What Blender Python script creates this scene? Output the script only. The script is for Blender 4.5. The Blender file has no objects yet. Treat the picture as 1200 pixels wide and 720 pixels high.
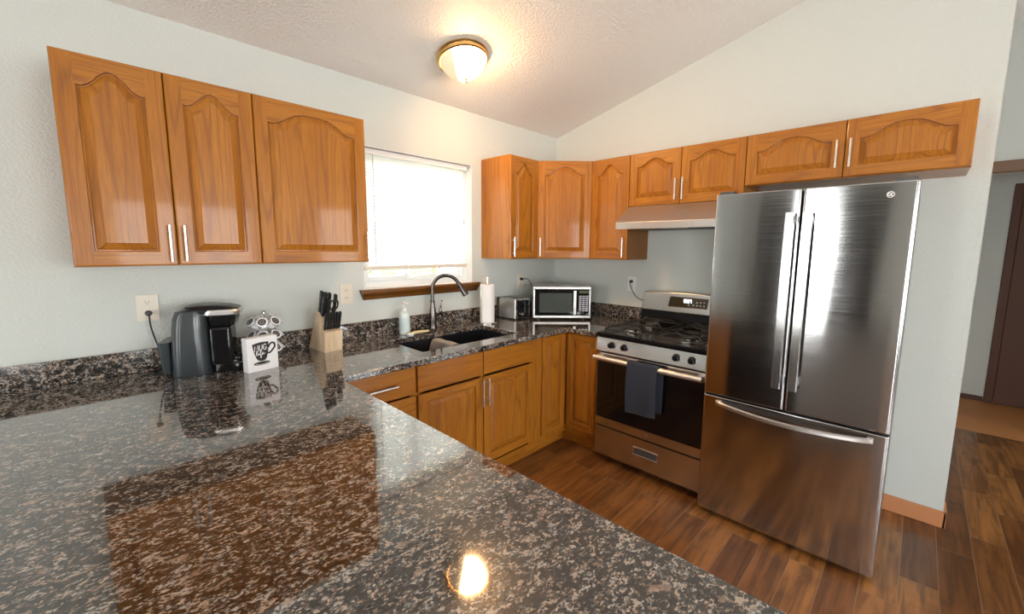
import bpy, bmesh, math, random
from mathutils import Vector, Matrix
PI = math.pi
rnd = random.Random(7)
scn = bpy.context.scene
COL = scn.collection

# ------------------------------------------------------------------ camera
FPX = 487.173
cam_d = bpy.data.cameras.new('camera'); cam = bpy.data.objects.new('camera', cam_d); COL.objects.link(cam)
cam_d.sensor_fit = 'HORIZONTAL'; cam_d.sensor_width = 36.0; cam_d.lens = FPX * 36.0 / 1200.0
cam_d.shift_x = -(610.123 - 600) / 1200.0
cam_d.shift_y = -(360 - 351.468) / 1200.0
cam_d.clip_start = 0.02
cR = Vector((0.69314909, -0.72075185, 0.00781667)); cU = Vector((0.08401289, 0.09155653, 0.99224958)); cF = Vector((0.71588139, 0.6871202, -0.12401477))
m = Matrix((cR, cU, -cF)).transposed().to_4x4(); m.translation = Vector((-3.096, -2.523, 1.488))
cam.matrix_world = m
scn.camera = cam

# ------------------------------------------------------------------ light and exposure
scn.view_settings.view_transform = 'Standard'; scn.view_settings.look = 'None'
scn.view_settings.exposure = 0.30; scn.view_settings.gamma = 1.0; scn.view_settings.use_curve_mapping = False
SKY = 12.5          # radiance of the overcast sky
LAMP = 80.0        # radiance of the ceiling lamp's glass
w = bpy.data.worlds.new('world'); scn.world = w; w.use_nodes = True
nt = w.node_tree; nt.nodes.clear()
tc = nt.nodes.new('ShaderNodeTexCoord'); sx = nt.nodes.new('ShaderNodeSeparateXYZ'); cr = nt.nodes.new('ShaderNodeValToRGB')
bg = nt.nodes.new('ShaderNodeBackground'); ow = nt.nodes.new('ShaderNodeOutputWorld')
nt.links.new(tc.outputs['Generated'], sx.inputs[0]); nt.links.new(sx.outputs['Z'], cr.inputs[0])
cr.color_ramp.elements[0].position = 0.0; cr.color_ramp.elements[0].color = (1.0, 0.99, 0.96, 1)
cr.color_ramp.elements[1].position = 0.6; cr.color_ramp.elements[1].color = (0.84, 0.92, 1.0, 1)
nt.links.new(cr.outputs[0], bg.inputs['Color']); bg.inputs['Strength'].default_value = SKY
nt.links.new(bg.outputs[0], ow.inputs[0])

def portal(name, loc, rot, sx_, sy_):
    d = bpy.data.lights.new(name, 'AREA'); d.shape = 'RECTANGLE'; d.size = sx_; d.size_y = sy_
    d.cycles.is_portal = True
    o = bpy.data.objects.new(name, d); COL.objects.link(o); o.location = loc; o.rotation_euler = rot
sun_d = bpy.data.lights.new('sun', 'SUN'); sun_d.energy = 3.0; sun_d.angle = math.radians(1.5); sun_d.color = (1.0, .97, .92)
sun = bpy.data.objects.new('sun', sun_d); COL.objects.link(sun); sun.rotation_euler = Vector((.22, -.74, -.62)).to_track_quat('-Z', 'Y').to_euler()
# room extents
XW, XH, XE = -6.4, 1.9, 3.0      # far west wall, wall with the cased opening, hall end wall
YS = -7.0                         # south wall
HC, SL = 2.486, 0.252             # ceiling height at the window wall, slope
WEST = [(-1.60, -1.00, 0.06, 2.42), (-5.0, -3.0, 0.12, 2.10)]       # y0,y1,z0,z1
SOUTH = [(-5.4, -3.6, 0.5, 2.2), (-2.8, -0.9, 0.5, 2.2), (0.2, 1.1, 0.5, 2.3)]             # x0,x1,z0,z1; last one added to brighten the wall with the opening
WIN = (-1.895, -1.015, 1.216, 2.105)
for (a, b, c, d_) in WEST: portal('daylight_portal', (XW - .12, (a + b) / 2, (c + d_) / 2), (0, -PI / 2, 0), d_ - c, b - a)
for (a, b, c, d_) in SOUTH: portal('daylight_portal', ((a + b) / 2, YS - .12, (c + d_) / 2), (PI / 2, 0, 0), b - a, d_ - c)
portal('daylight_portal', ((WIN[0] + WIN[1]) / 2, .14, (WIN[2] + WIN[3]) / 2), (-PI / 2, 0, 0), WIN[1] - WIN[0], WIN[3] - WIN[2])

# ------------------------------------------------------------------ materials
class NT:
    def __init__(s, name):
        s.m = bpy.data.materials.new(name); s.m.use_nodes = True; s.t = s.m.node_tree; s.t.nodes.clear()
        s.out = s.n('ShaderNodeOutputMaterial'); s.b = s.n('ShaderNodeBsdfPrincipled'); s.l(s.b.outputs[0], s.out.inputs[0])
    def n(s, t, **k):
        x = s.t.nodes.new(t)
        for a, v in k.items(): setattr(x, a, v)
        return x
    def l(s, a, b): s.t.links.new(a, b)
    def coord(s, scale=(1, 1, 1), rot=(0, 0, 0), kind='Object', rand=0):
        tc = s.n('ShaderNodeTexCoord'); mp = s.n('ShaderNodeMapping'); mp.inputs['Scale'].default_value = scale; mp.inputs['Rotation'].default_value = rot
        src = tc.outputs[kind]
        if rand:
            oi = s.n('ShaderNodeObjectInfo'); mu = s.n('ShaderNodeMath', operation='MULTIPLY'); s.l(oi.outputs['Random'], mu.inputs[0]); mu.inputs[1].default_value = rand
            va = s.n('ShaderNodeVectorMath', operation='ADD'); s.l(src, va.inputs[0]); s.l(mu.outputs[0], va.inputs[1]); src = va.outputs[0]
        s.l(src, mp.inputs[0]); return mp.outputs[0]
    def noise(s, vec, scale, detail=3, rough=.5, dist=0):
        x = s.n('ShaderNodeTexNoise'); s.l(vec, x.inputs['Vector']); x.inputs['Scale'].default_value = scale; x.inputs['Detail'].default_value = detail
        x.inputs['Roughness'].default_value = rough; x.inputs['Distortion'].default_value = dist; return x
    def ramp(s, fac, stops):
        x = s.n('ShaderNodeValToRGB'); e = x.color_ramp.elements
        while len(e) < len(stops): e.new(0.5)
        for i, (p, c) in enumerate(stops):
            e[i].position = p; e[i].color = (c[0], c[1], c[2], 1) if not isinstance(c, (int, float)) else (c, c, c, 1)
        s.l(fac, x.inputs[0]); return x.outputs[0]
    def math(s, op, a, b=None):
        x = s.n('ShaderNodeMath', operation=op)
        for i, v in enumerate((a, b)):
            if v is None: continue
            if isinstance(v, (int, float)): x.inputs[i].default_value = v
            else: s.l(v, x.inputs[i])
        return x.outputs[0]
    def mix(s, fac, a, b, mode='MIX'):
        x = s.n('ShaderNodeMix', data_type='RGBA', blend_type=mode)
        for i, v in ((0, fac), (6, a), (7, b)):
            if isinstance(v, (int, float)): x.inputs[i].default_value = v
            elif isinstance(v, tuple): x.inputs[i].default_value = (*v, 1)
            else: s.l(v, x.inputs[i])
        return x.outputs[2]
    def bump(s, h, strength=.3, dist=.002):
        x = s.n('ShaderNodeBump'); x.inputs['Strength'].default_value = strength; x.inputs['Distance'].default_value = dist
        s.l(h, x.inputs['Height']); s.l(x.outputs[0], s.b.inputs['Normal']); return x
    def set(s, **k):
        for a, v in k.items():
            i = s.b.inputs[a.replace('_', ' ')]
            if isinstance(v, (int, float)): i.default_value = v
            elif isinstance(v, tuple): i.default_value = (*v, 1)
            else: s.l(v, i)
        return s

def plain(name, c, r=.5, met=0., **k):
    n = NT(name); n.set(Base_Color=c, Roughness=r, Metallic=met, **k)
    v = n.coord(); x = n.noise(v, 40, 2); n.l(n.mix(.06, c, x.outputs['Color'], 'OVERLAY'), n.b.inputs['Base Color'])
    return n.m

def oak(name, axis, tone=1.0):
    n = NT(name)
    sc = [1, 1, 1]; sc['xyz'.index(axis)] = .06
    v = n.coord(tuple(sc), rand=37.0)
    big = n.noise(v, 5.5, 2, .45)
    rings = n.math('SINE', n.math('MULTIPLY', big.outputs['Fac'], 120.0))
    ringm = n.ramp(rings, [(0.0, 0.0), (.75, .25), (1.0, 1.0)])
    sc2 = [1, 1, 1]; sc2['xyz'.index(axis)] = .03
    fine = n.noise(n.coord(tuple(sc2), rand=11.0), 260, 3, .6)
    finem = n.ramp(fine.outputs['Fac'], [(.42, 0.0), (.62, 1.0)])
    tone_n = n.noise(n.coord(tuple(sc), rand=5.0), 9, 2)
    base = n.mix(n.ramp(tone_n.outputs['Fac'], [(.3, 0.), (.7, 1.)]), (.47 * tone, .180 * tone, .017 * tone), (.39 * tone, .135 * tone, .010 * tone))
    c = n.mix(n.math('MULTIPLY', ringm, .62), base, (.25 * tone, .082 * tone, .014 * tone))
    c = n.mix(n.math('MULTIPLY', finem, .38), c, (.19 * tone, .058 * tone, .010 * tone))
    n.l(c, n.b.inputs['Base Color']); n.set(Roughness=.36, Specular_IOR_Level=.30, Coat_Weight=.25, Coat_Roughness=.07)
    n.bump(finem, .12, .0006)
    return n.m

def granite():
    n = NT('granite'); v0 = n.coord((1, 1, 1))
    mp = n.n('ShaderNodeMapping'); mp.inputs['Rotation'].default_value = (0, 0, .6); mp.inputs['Scale'].default_value = (1, 1.45, 1.2); n.l(v0, mp.inputs[0]); v = mp.outputs[0]
    wob = n.noise(v, 60, 2); add = n.n('ShaderNodeVectorMath', operation='MULTIPLY_ADD'); n.l(wob.outputs['Color'], add.inputs[0]); add.inputs[1].default_value = (.008,) * 3; n.l(v, add.inputs[2]); vw = add.outputs[0]
    def cells(scale):
        vo = n.n('ShaderNodeTexVoronoi'); n.l(vw, vo.inputs['Vector']); vo.inputs['Scale'].default_value = scale
        sp = n.n('ShaderNodeSeparateColor'); n.l(vo.outputs['Color'], sp.inputs[0]); return sp.outputs
    fine, mid = cells(190), cells(85)
    patch = n.noise(v, 34, 3, .6); grit = n.noise(v, 150, 3, .65)
    f = n.math('ADD', n.math('ADD', n.math('MULTIPLY', fine[0], .30), n.math('MULTIPLY', mid[0], .22)), n.math('ADD', n.math('MULTIPLY', patch.outputs['Fac'], .62), n.math('MULTIPLY', grit.outputs['Fac'], .50)))
    col = n.ramp(f, [(.64, (.005, .005, .006)), (.76, (.018, .015, .014)), (.85, (.062, .048, .039)), (.93, (.20, .155, .122)), (1.0, (.44, .35, .28))])
    grey = n.ramp(f, [(.62, (.007, .008, .009)), (.78, (.028, .028, .029)), (.89, (.13, .128, .122)), (1.0, (.42, .40, .37))])
    sel = n.ramp(mid[1], [(.55, 0.), (.60, 1.)])
    col = n.mix(n.math('MULTIPLY', sel, .85), col, grey)
    big = n.noise(v, 26, 2, .5, .4)
    col = n.mix(n.ramp(big.outputs['Fac'], [(.635, 0.), (.70, .75)]), col, n.mix(grit.outputs['Fac'], (.13, .09, .068), (.50, .35, .27)))
    n.l(col, n.b.inputs['Base Color']); n.set(Roughness=.07, IOR=1.55, Coat_Weight=.8, Coat_IOR=1.66, Coat_Roughness=.02)
    n.bump(n.noise(v0, 30, 2).outputs['Fac'], .02, .001)
    return n.m

def paint(name, c, scale=95, strength=.35, dist=.0035):
    n = NT(name); v = n.coord()
    a = n.noise(v, scale, 3, .55); b = n.noise(v, scale * .35, 2, .5)
    h = n.math('ADD', n.ramp(a.outputs['Fac'], [(.4, 0.), (.62, 1.)]), n.math('MULTIPLY', b.outputs['Fac'], .6))
    n.set(Base_Color=c, Roughness=.55); n.bump(h, strength, dist); return n.m

def floor_mat():
    n = NT('plank_floor'); v = n.coord((1, 1, 1))
    br = n.n('ShaderNodeTexBrick'); br.offset = .37; br.squash = 1.0; n.l(v, br.inputs['Vector'])
    br.inputs['Scale'].default_value = 1.0; br.inputs['Brick Width'].default_value = .62; br.inputs['Row Height'].default_value = .129
    br.inputs['Mortar Size'].default_value = .0016; br.inputs['Mortar Smooth'].default_value = .3; br.inputs['Bias'].default_value = 0
    br.inputs['Color1'].default_value = (0, 0, 0, 1); br.inputs['Color2'].default_value = (1, 1, 1, 1); br.inputs['Mortar'].default_value = (.5, .5, .5, 1)
    sp = n.n('ShaderNodeSeparateColor'); n.l(br.outputs['Color'], sp.inputs[0])
    # grain along x, shifted from plank to plank
    cx = n.n('ShaderNodeCombineXYZ'); n.l(n.math('MULTIPLY', sp.outputs[0], 9.0), cx.inputs[2])
    va = n.n('ShaderNodeVectorMath', operation='ADD'); n.l(v, va.inputs[0]); n.l(cx.outputs[0], va.inputs[1])
    mp = n.n('ShaderNodeMapping'); mp.inputs['Scale'].default_value = (.1, 1, 1); n.l(va.outputs[0], mp.inputs[0])
    g = n.noise(mp.outputs[0], 26, 4, .6, .6); g2 = n.noise(va.outputs[0], 7, 3, .5)
    tone = n.ramp(sp.outputs[0], [(0., (.18, .066, .017)), (.35, (.24, .092, .024)), (.7, (.34, .140, .036)), (1., (.41, .175, .048))])
    c = n.mix(n.ramp(g.outputs['Fac'], [(.40, 0.), (.62, .65)]), tone, (.055, .019, .007))
    c = n.mix(n.ramp(g2.outputs['Fac'], [(.5, 0.), (.75, .5)]), c, (.07, .025, .01))
    c = n.mix(br.outputs['Fac'], c, (.30, .17, .09))
    n.l(c, n.b.inputs['Base Color']); n.set(Roughness=.30, Coat_Weight=.25, Coat_Roughness=.2)
    n.bump(n.math('SUBTRACT', n.math('MULTIPLY', g.outputs['Fac'], .5), n.math('MULTIPLY', br.outputs['Fac'], 1.0)), .3, .0015)
    return n.m

def steel(name, c=(.60, .585, .565), r=.24, grain='x', wave=0.0, wscale=(1, 1, 1), aniso=0):
    n = NT(name)
    sc = [260, 260, 260]; sc['xyz'.index(grain)] = 4
    v = n.coord(tuple(sc)); g = n.noise(v, 1.0, 2, .6)
    n.set(Base_Color=c, Metallic=1.0)
    if aniso:
        tg = n.n('ShaderNodeTangent', direction_type='RADIAL', axis='Z'); n.l(tg.outputs[0], n.b.inputs['Tangent']); n.set(Anisotropic=aniso, Anisotropic_Rotation=.25)
    n.l(n.math('ADD', n.math('MULTIPLY', g.outputs['Fac'], .12), r - .06), n.b.inputs['Roughness'])
    h = n.math('MULTIPLY', g.outputs['Fac'], .00005 / .004)
    if wave:
        b = n.noise(n.coord(wscale), 1.0, 1.5, .4)
        h = n.math('ADD', h, n.math('MULTIPLY', b.outputs['Fac'], wave))
    n.bump(h, 1.0, .004)
    return n.m

def glassy(name, c=(1, 1, 1), r=.0, mixf=.12):
    n = NT(name); tr = n.n('ShaderNodeBsdfTransparent'); tr.inputs[0].default_value = (*c, 1); gl = n.n('ShaderNodeBsdfGlossy'); gl.inputs['Roughness'].default_value = r
    fr = n.n('ShaderNodeFresnel'); fr.inputs[0].default_value = 1.45; mx = n.n('ShaderNodeMixShader'); n.l(fr.outputs[0], mx.inputs[0]); n.l(tr.outputs[0], mx.inputs[1]); n.l(gl.outputs[0], mx.inputs[2]); n.l(mx.outputs[0], n.out.inputs[0])
    return n.m

def translucent(name, c, f=.5):
    n = NT(name); d = n.n('ShaderNodeBsdfDiffuse'); d.inputs[0].default_value = (*c, 1); t = n.n('ShaderNodeBsdfTranslucent'); t.inputs[0].default_value = (*c, 1)
    mx = n.n('ShaderNodeMixShader'); mx.inputs[0].default_value = f; n.l(d.outputs[0], mx.inputs[1]); n.l(t.outputs[0], mx.inputs[2]); n.l(mx.outputs[0], n.out.inputs[0])
    return n.m

def emit(name, c, s):
    n = NT(name); n.set(Base_Color=(.02, .02, .02), Emission_Color=c, Emission_Strength=s); return n.m

OAKV = oak('honey_oak_upright', 'z'); OAKH = oak('honey_oak_crosswise', 'x'); OAKY = oak('honey_oak_depthwise', 'y')
GRAN = granite()
WALL = paint('wall_paint', (.62, .655, .62)); CEIL = paint('ceiling_texture', (.86, .84, .80), 75, .7, .004)
FLOOR = floor_mat()
TILE = plain('hall_floor', (.60, .26, .09), .6)
WHITE = plain('white_trim', (.80, .80, .78), .4); VINYL = plain('white_vinyl', (.78, .80, .80), .35)
STOOLW = oak('window_stool_wood', 'x', .36); BASEY = plain('baseboard_wood', (.56, .235, .10), .4); DOORW = plain('hall_door_wood', (.10, .038, .018), .6)
SS = steel('brushed_steel', (.62, .61, .59), .34, grain='x'); SSV = steel('brushed_steel_upright', (.66, .66, .65), .22, grain='z'); SSF = steel('fridge_steel', (.55, .555, .56), .13, 'x', .6, (5, 5, .8), .85)
SSR = steel('range_steel', (.62, .62, .61), .24, 'x'); HND = plain('satin_handle', (.78, .77, .75), .38, 1.0); CHROME = plain('chrome', (.75, .75, .76), .08, 1.0); NICKEL = plain('satin_nickel', (.66, .64, .61), .28, 1.0)
BRASS = plain('antique_brass', (.62, .42, .17), .25, 1.0)
BLACKG = plain('black_glass', (.006, .006, .007), .05); BLACKM = plain('black_enamel', (.006, .006, .007), .22, 0, Specular_IOR_Level=.22); IRON = plain('cast_iron', (.02, .02, .021), .42)
BLACKP = plain('black_plastic', (.014, .015, .017), .32); DARKG = plain('fridge_grey', (.07, .07, .072), .5)
CHAR = plain('charcoal_plastic', (.030, .038, .042), .30, 0, Coat_Weight=.3)
SINKM = plain('black_composite', (.012, .014, .018), .34)
ORB = plain('dark_bronze_metal', (.115, .10, .095), .22, 1.0)
IVORY = plain('ivory_plastic', (.74, .68, .57), .35); GREYPL = plain('light_grey_plastic', (.55, .55, .52), .35)
PAPER = plain('paper', (.86, .85, .83), .85); WHITEP = plain('white_board', (.82, .82, .83), .5); INK = plain('black_ink', (.02, .018, .017), .6)
MAPLE = oak('maple_block', 'z', 1.0)
def maple():
    n = NT('pale_maple'); g = n.noise(n.coord((1, 1, .1)), 60, 3); c = n.mix(n.ramp(g.outputs['Fac'], [(.35, 0.), (.7, 1.)]), (.74, .58, .40), (.62, .45, .28)); n.l(c, n.b.inputs['Base Color']); n.set(Roughness=.5); return n.m
MAPLE = maple()
def cloth_mat(name, c, s=500):
    n = NT(name); v = n.coord(); a = n.noise(v, s, 2, .7); n.l(n.mix(n.ramp(a.outputs['Fac'], [(.35, 0.), (.65, .6)]), c, tuple(q * .55 for q in c)), n.b.inputs['Base Color']); n.set(Roughness=.95); n.bump(a.outputs['Fac'], .5, .002); return n.m
NAVY = cloth_mat('navy_terry', (.036, .042, .062)); GREYC = cloth_mat('grey_cloth', (.42, .38, .34))
SOAPB = plain('soap_bottle_plastic', (.72, .82, .80), .25); SOAPL = plain('soap_label', (.58, .70, .70), .4)
YEL = plain('pale_yellow_handle', (.70, .62, .33), .4)
GLASS = glassy('window_glass'); BLIND = translucent('blind_slat', (.90, .90, .89), .42); RAILB = plain('blind_rail', (.72, .66, .58), .5)
LEAF = translucent('leaf', (.28, .42, .16), .35); BARK = plain('bark', (.16, .11, .07), .9); GRASS = plain('lawn', (.16, .24, .08), .9)
KEYW = plain('white_keys', (.50, .52, .60), .5); LCDG = emit('green_display', (.35, .5, .12), .10); LCDW = emit('lit_digits', (.9, .97, 1.0), 4.0); AMBER = plain('tinted_display', (.05, .035, .015), .06)
def dome_glass():
    n = NT('alabaster_dome'); v = n.coord(); a = n.noise(v, 9, 3, .5, 1.2)
    dt = n.n('ShaderNodeVectorMath', operation='DOT_PRODUCT'); n.l(v, dt.inputs[0]); dt.inputs[1].default_value = (.69, -.72, 0)   # the lit bulb sits on one side behind the glass
    mr = n.n('ShaderNodeMapRange'); n.l(dt.outputs['Value'], mr.inputs['Value']); mr.inputs['From Min'].default_value = -.048; mr.inputs['From Max'].default_value = .0; mr.inputs['To Min'].default_value = .004; mr.inputs['To Max'].default_value = 1.0
    bulb = mr.outputs[0]
    n.set(Base_Color=(.9, .8, .6), Roughness=.3, Emission_Color=n.mix(n.ramp(a.outputs['Fac'], [(.35, 0.), (.65, 1.)]), (1.0, .50, .19), (1.0, .68, .38)), Emission_Strength=n.math('MULTIPLY', bulb, LAMP)); return n.m
DOME = dome_glass()

# ------------------------------------------------------------------ mesh helpers
class MB:
    def __init__(s): s.bm = bmesh.new(); s.mi = 0
    def _mark(s, fs):
        for f in fs: f.material_index = s.mi
    def box(s, x0, x1, y0, y1, z0, z1, bev=0, seg=2):
        vs = [s.bm.verts.new((x, y, z)) for x in (x0, x1) for y in (y0, y1) for z in (z0, z1)]
        q = [(0, 1, 3, 2), (4, 6, 7, 5), (0, 4, 5, 1), (2, 3, 7, 6), (0, 2, 6, 4), (1, 5, 7, 3)]
        fs = [s.bm.faces.new([vs[i] for i in f]) for f in q]; s._mark(fs)
        if bev:
            es = list({e for f in fs for e in f.edges}); r = bmesh.ops.bevel(s.bm, geom=es, offset=bev, segments=seg, profile=.5, affect='EDGES'); s._mark(r['faces'])
        return s
    def obox(s, mat, *a, **k):
        n0 = len(s.bm.verts); s.bm.verts.ensure_lookup_table(); s.box(*a, **k)
        s.bm.verts.ensure_lookup_table(); old = set()
        vs = [v for v in s.bm.verts if v.index == -1] if False else list(s.bm.verts)[n0:]
        for v in vs: v.co = mat @ v.co
        return s
    def loops(s, L, closed=True, cap0=True, cap1=True):
        V = [[s.bm.verts.new(p) for p in lp] for lp in L]
        for a, b in zip(V, V[1:]):
            n = len(a)
            for i in range(n if closed else n - 1):
                j = (i + 1) % n
                try: s._mark([s.bm.faces.new((a[i], a[j], b[j], b[i]))])
                except ValueError: pass
        if closed and cap0: s._mark([s.bm.faces.new(V[0][::-1])])
        if closed and cap1: s._mark([s.bm.faces.new(V[-1])])
        return s
    def prism(s, pts, axis, a, b):
        def P(p, t):
            if axis == 'x': return (t, p[0], p[1])
            if axis == 'y': return (p[0], t, p[1])
            return (p[0], p[1], t)
        return s.loops([[P(p, a) for p in pts], [P(p, b) for p in pts]])
    def lathe(s, prof, c=(0, 0, 0), n=28, mat=None, cap0=True, cap1=True):
        L = []
        for r, z in prof:
            lp = [Vector((max(r, 1e-5) * math.cos(2 * PI * k / n), max(r, 1e-5) * math.sin(2 * PI * k / n), z)) for k in range(n)]
            if mat is not None: lp = [mat @ p for p in lp]
            L.append([p + Vector(c) for p in lp])
        return s.loops(L, True, cap0, cap1)
    def cyl(s, p0, p1, r0, r1=None, n=20):
        p0 = Vector(p0); p1 = Vector(p1); d = p1 - p0; q = d.to_track_quat('Z', 'Y').to_matrix()
        return s.lathe([(r0, 0), (r0 if r1 is None else r1, d.length)], p0, n, q)
    def tube(s, pts, r, n=10, flat=1.0, rf=None, up=None):
        pts = [Vector(p) for p in pts]; L = []
        t0 = (pts[1] - pts[0]).normalized(); ref = Vector(up) if up else (Vector((0, 0, 1)) if abs(t0.z) < .9 else Vector((1, 0, 0)))
        nrm = (ref - t0 * ref.dot(t0)).normalized()
        for i, p in enumerate(pts):
            t = ((pts[i + 1] if i + 1 < len(pts) else p) - (pts[i - 1] if i else p)).normalized()
            nrm = (nrm - t * nrm.dot(t)).normalized(); bn = t.cross(nrm)
            rr = r if rf is None else rf(i / (len(pts) - 1)) * r
            L.append([p + nrm * (rr * math.cos(2 * PI * k / n)) + bn * (rr * flat * math.sin(2 * PI * k / n)) for k in range(n)])
        return s.loops(L)
    def ribbon(s, pts, wd, y):
        pts = [Vector((p[0], 0, p[1])) for p in pts]; A = []; B = []
        for i, p in enumerate(pts):
            t = ((pts[i + 1] if i + 1 < len(pts) else p) - (pts[i - 1] if i else p)).normalized(); nn = Vector((-t.z, 0, t.x)) * wd / 2
            A.append(p + nn); B.append(p - nn)
        a = [s.bm.verts.new((p.x, y, p.z)) for p in A]; b = [s.bm.verts.new((p.x, y, p.z)) for p in B]
        for i in range(len(a) - 1): s._mark([s.bm.faces.new((a[i], b[i], b[i + 1], a[i + 1]))])
        return s
    def poly(s, pts, y):
        s._mark([s.bm.faces.new([s.bm.verts.new((p[0], y, p[1])) for p in pts])]); return s
    def build(s, name, mats, parent=None, loc=(0, 0, 0), rotz=0, ang=.6, smooth=True):
        bmesh.ops.recalc_face_normals(s.bm, faces=s.bm.faces[:])
        me = bpy.data.meshes.new(name); s.bm.to_mesh(me); s.bm.free()
        for mt in (mats if isinstance(mats, (list, tuple)) else [mats]): me.materials.append(mt)
        if smooth: me.shade_smooth(); me.set_sharp_from_angle(angle=ang)
        o = bpy.data.objects.new(name, me); COL.objects.link(o)
        if smooth:
            wn = o.modifiers.new('weighted_normal', 'WEIGHTED_NORMAL'); wn.keep_sharp = True; wn.weight = 100
        o.parent = parent; o.location = loc; o.rotation_euler = (0, 0, rotz); return o

def tag(o, label, cat, group=None):
    o['label'] = label; o['category'] = cat
    if group: o['group'] = group
    return o
def thing(name, label, cat, loc=(0, 0, 0), rotz=0, group=None):
    o = bpy.data.objects.new(name, None); COL.objects.link(o); o.location = loc; o.rotation_euler = (0, 0, rotz); o.empty_display_size = .1
    return tag(o, label, cat, group)
def struct(name, mb, mat, parent=None):
    o = mb.build(name, mat, parent, smooth=False)
    if parent is None: o['kind'] = 'structure'
    return o
def box(*a, **k): return MB().box(*a, **k)
def spline(pts, n=8):
    P = [Vector(p) for p in pts]; P = [P[0] * 2 - P[1]] + P + [P[-1] * 2 - P[-2]]; out = []
    for i in range(1, len(P) - 2):
        for k in range(n):
            t = k / n; a, b, c, d = P[i - 1:i + 3]
            out.append(.5 * ((2 * b) + (c - a) * t + (2 * a - 5 * b + 4 * c - d) * t * t + (3 * b - a - 3 * c + d) * t ** 3))
    return out + [P[-2]]

# ------------------------------------------------------------------ room shell
def wall_with_holes(plane, t0, t1, u0, u1, z0, ztop, holes):
    """plane 'x' or 'y'; slab between t0 and t1; ztop(u) gives the wall height"""
    mb = MB(); us = sorted({u0, u1, *[h[0] for h in holes], *[h[1] for h in holes]}); zs = sorted({z0, *[h[2] for h in holes], *[h[3] for h in holes]})
    extra = [ridge] if plane == 'x' and u0 < ridge < u1 else []
    us = sorted(set(us) | set(extra))
    for a, b in zip(us, us[1:]):
        zz = zs + [None]
        for c, d in zip(zz, zz[1:]):
            mu, = ((a + b) / 2,)
            if d is not None and any(h[0] <= mu <= h[1] and h[2] <= (c + d) / 2 <= h[3] for h in holes): continue
            if d is None: pts = [(a, c), (b, c), (b, ztop(b)), (a, ztop(a))]
            else: pts = [(a, c), (b, c), (b, d), (a, d)]
            mb.prism(pts, plane, t0, t1)
    return mb
ridge = -4.0
def zc(y): return HC + SL * (-y if y > ridge else -(2 * ridge - y))
# window wall
struct('wall_window', wall_with_holes('y', 0, .16, XW, XH, 0, lambda u: HC, [WIN]), WALL)
struct('wall_stove', MB().prism([(-2.73, 0), (0, 0), (0, zc(0)), (-2.73, zc(-2.73))], 'x', 0, .12), WALL)
struct('wall_west', wall_with_holes('x', XW - .12, XW, YS, 0, 0, zc, WEST), WALL)
struct('wall_south', wall_with_holes('y', YS - .12, YS, XW, XH, 0, lambda u: zc(YS), SOUTH), WALL)
struct('wall_opening', wall_with_holes('x', XH, XH + .12, YS, 0, 0, zc, [(-4.1, -2.55, 0, 2.095)]), WALL)
struct('wall_hall_end', wall_with_holes('x', XE, XE + .12, -5.0, -1.5, 0, lambda y: 2.45, []), WALL)
struct('wall_hall_left', box(XH + .12, XE, -2.0, -1.9, 0, 2.45), WALL)
struct('wall_hall_right', box(XH + .12, XE, -4.6, -4.5, 0, 2.45), WALL)
struct('ceiling_hall', box(XH + .12, XE + .12, -5, -1.5, 2.45, 2.5), CEIL)
mb = MB(); T = .12
mb.prism([(0.16, HC - .16 * SL), (ridge, zc(ridge)), (YS - .12, zc(YS - .12)), (YS - .12, zc(YS - .12) + T), (ridge, zc(ridge) + T), (0.16, HC - .16 * SL + T)], 'x', XW - .12, XH + .12)
struct('ceiling', mb, CEIL)
struct('floor', box(XW - .12, XH, YS - .12, .16, -.1, 0), FLOOR)
struct('floor_hall', box(XH, XE + .12, -5, -1.5, -.1, 0.0), TILE)
# cased opening trim
mb = MB(); mb.box(XH - .02, XH, -2.63, -2.55, 0, 2.185, .004).box(XH - .02, XH, -4.18, -4.1, 0, 2.185, .004).box(XH - .03, XH, -4.2, -2.53, 2.095, 2.185, .008)
struct('trim_opening', mb, plain('dark_casing', (.16, .075, .03), .35))
# hall door at the end wall
d1 = thing('door_1', '', ''); del d1['label'], d1['category']; d1['kind'] = 'structure'; d1.location = (XE, -3.15, 0)
box(-.035, -.002, -.82, 0, .008, 2.06, .004).build('door_leaf', DOORW, d1)
mb = MB().box(-.022, -.001, 0.0, .06, 0, 2.12, .004).box(-.022, -.001, -.88, -.82, 0, 2.12, .004).box(-.024, -.001, -.82, 0, 2.06, 2.12, .004); mb.build('door_casing', DOORW, d1)
MB().lathe([(.012, 0), (.012, .03), (.027, .04), (.027, .06), (.0, .07)], (-.035, -.75, .98), 20, Matrix.Rotation(-PI / 2, 3, 'Y')).build('door_knob', BRASS, d1)
# baseboards
struct('baseboard_stove', MB().box(-.014, -.0005, -2.744, -1.70, 0, .092, .003).box(-.014, .134, -2.744, -2.7305, 0, .092, .003), BASEY)
struct('baseboard_hall', box(XE - .014, XE, -3.085, -2.0, 0, .05, .003), DOORW)
struct('baseboard_west', box(XW, XW + .014, -2.5, -1.7, 0, .09, .003), BASEY)

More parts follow.
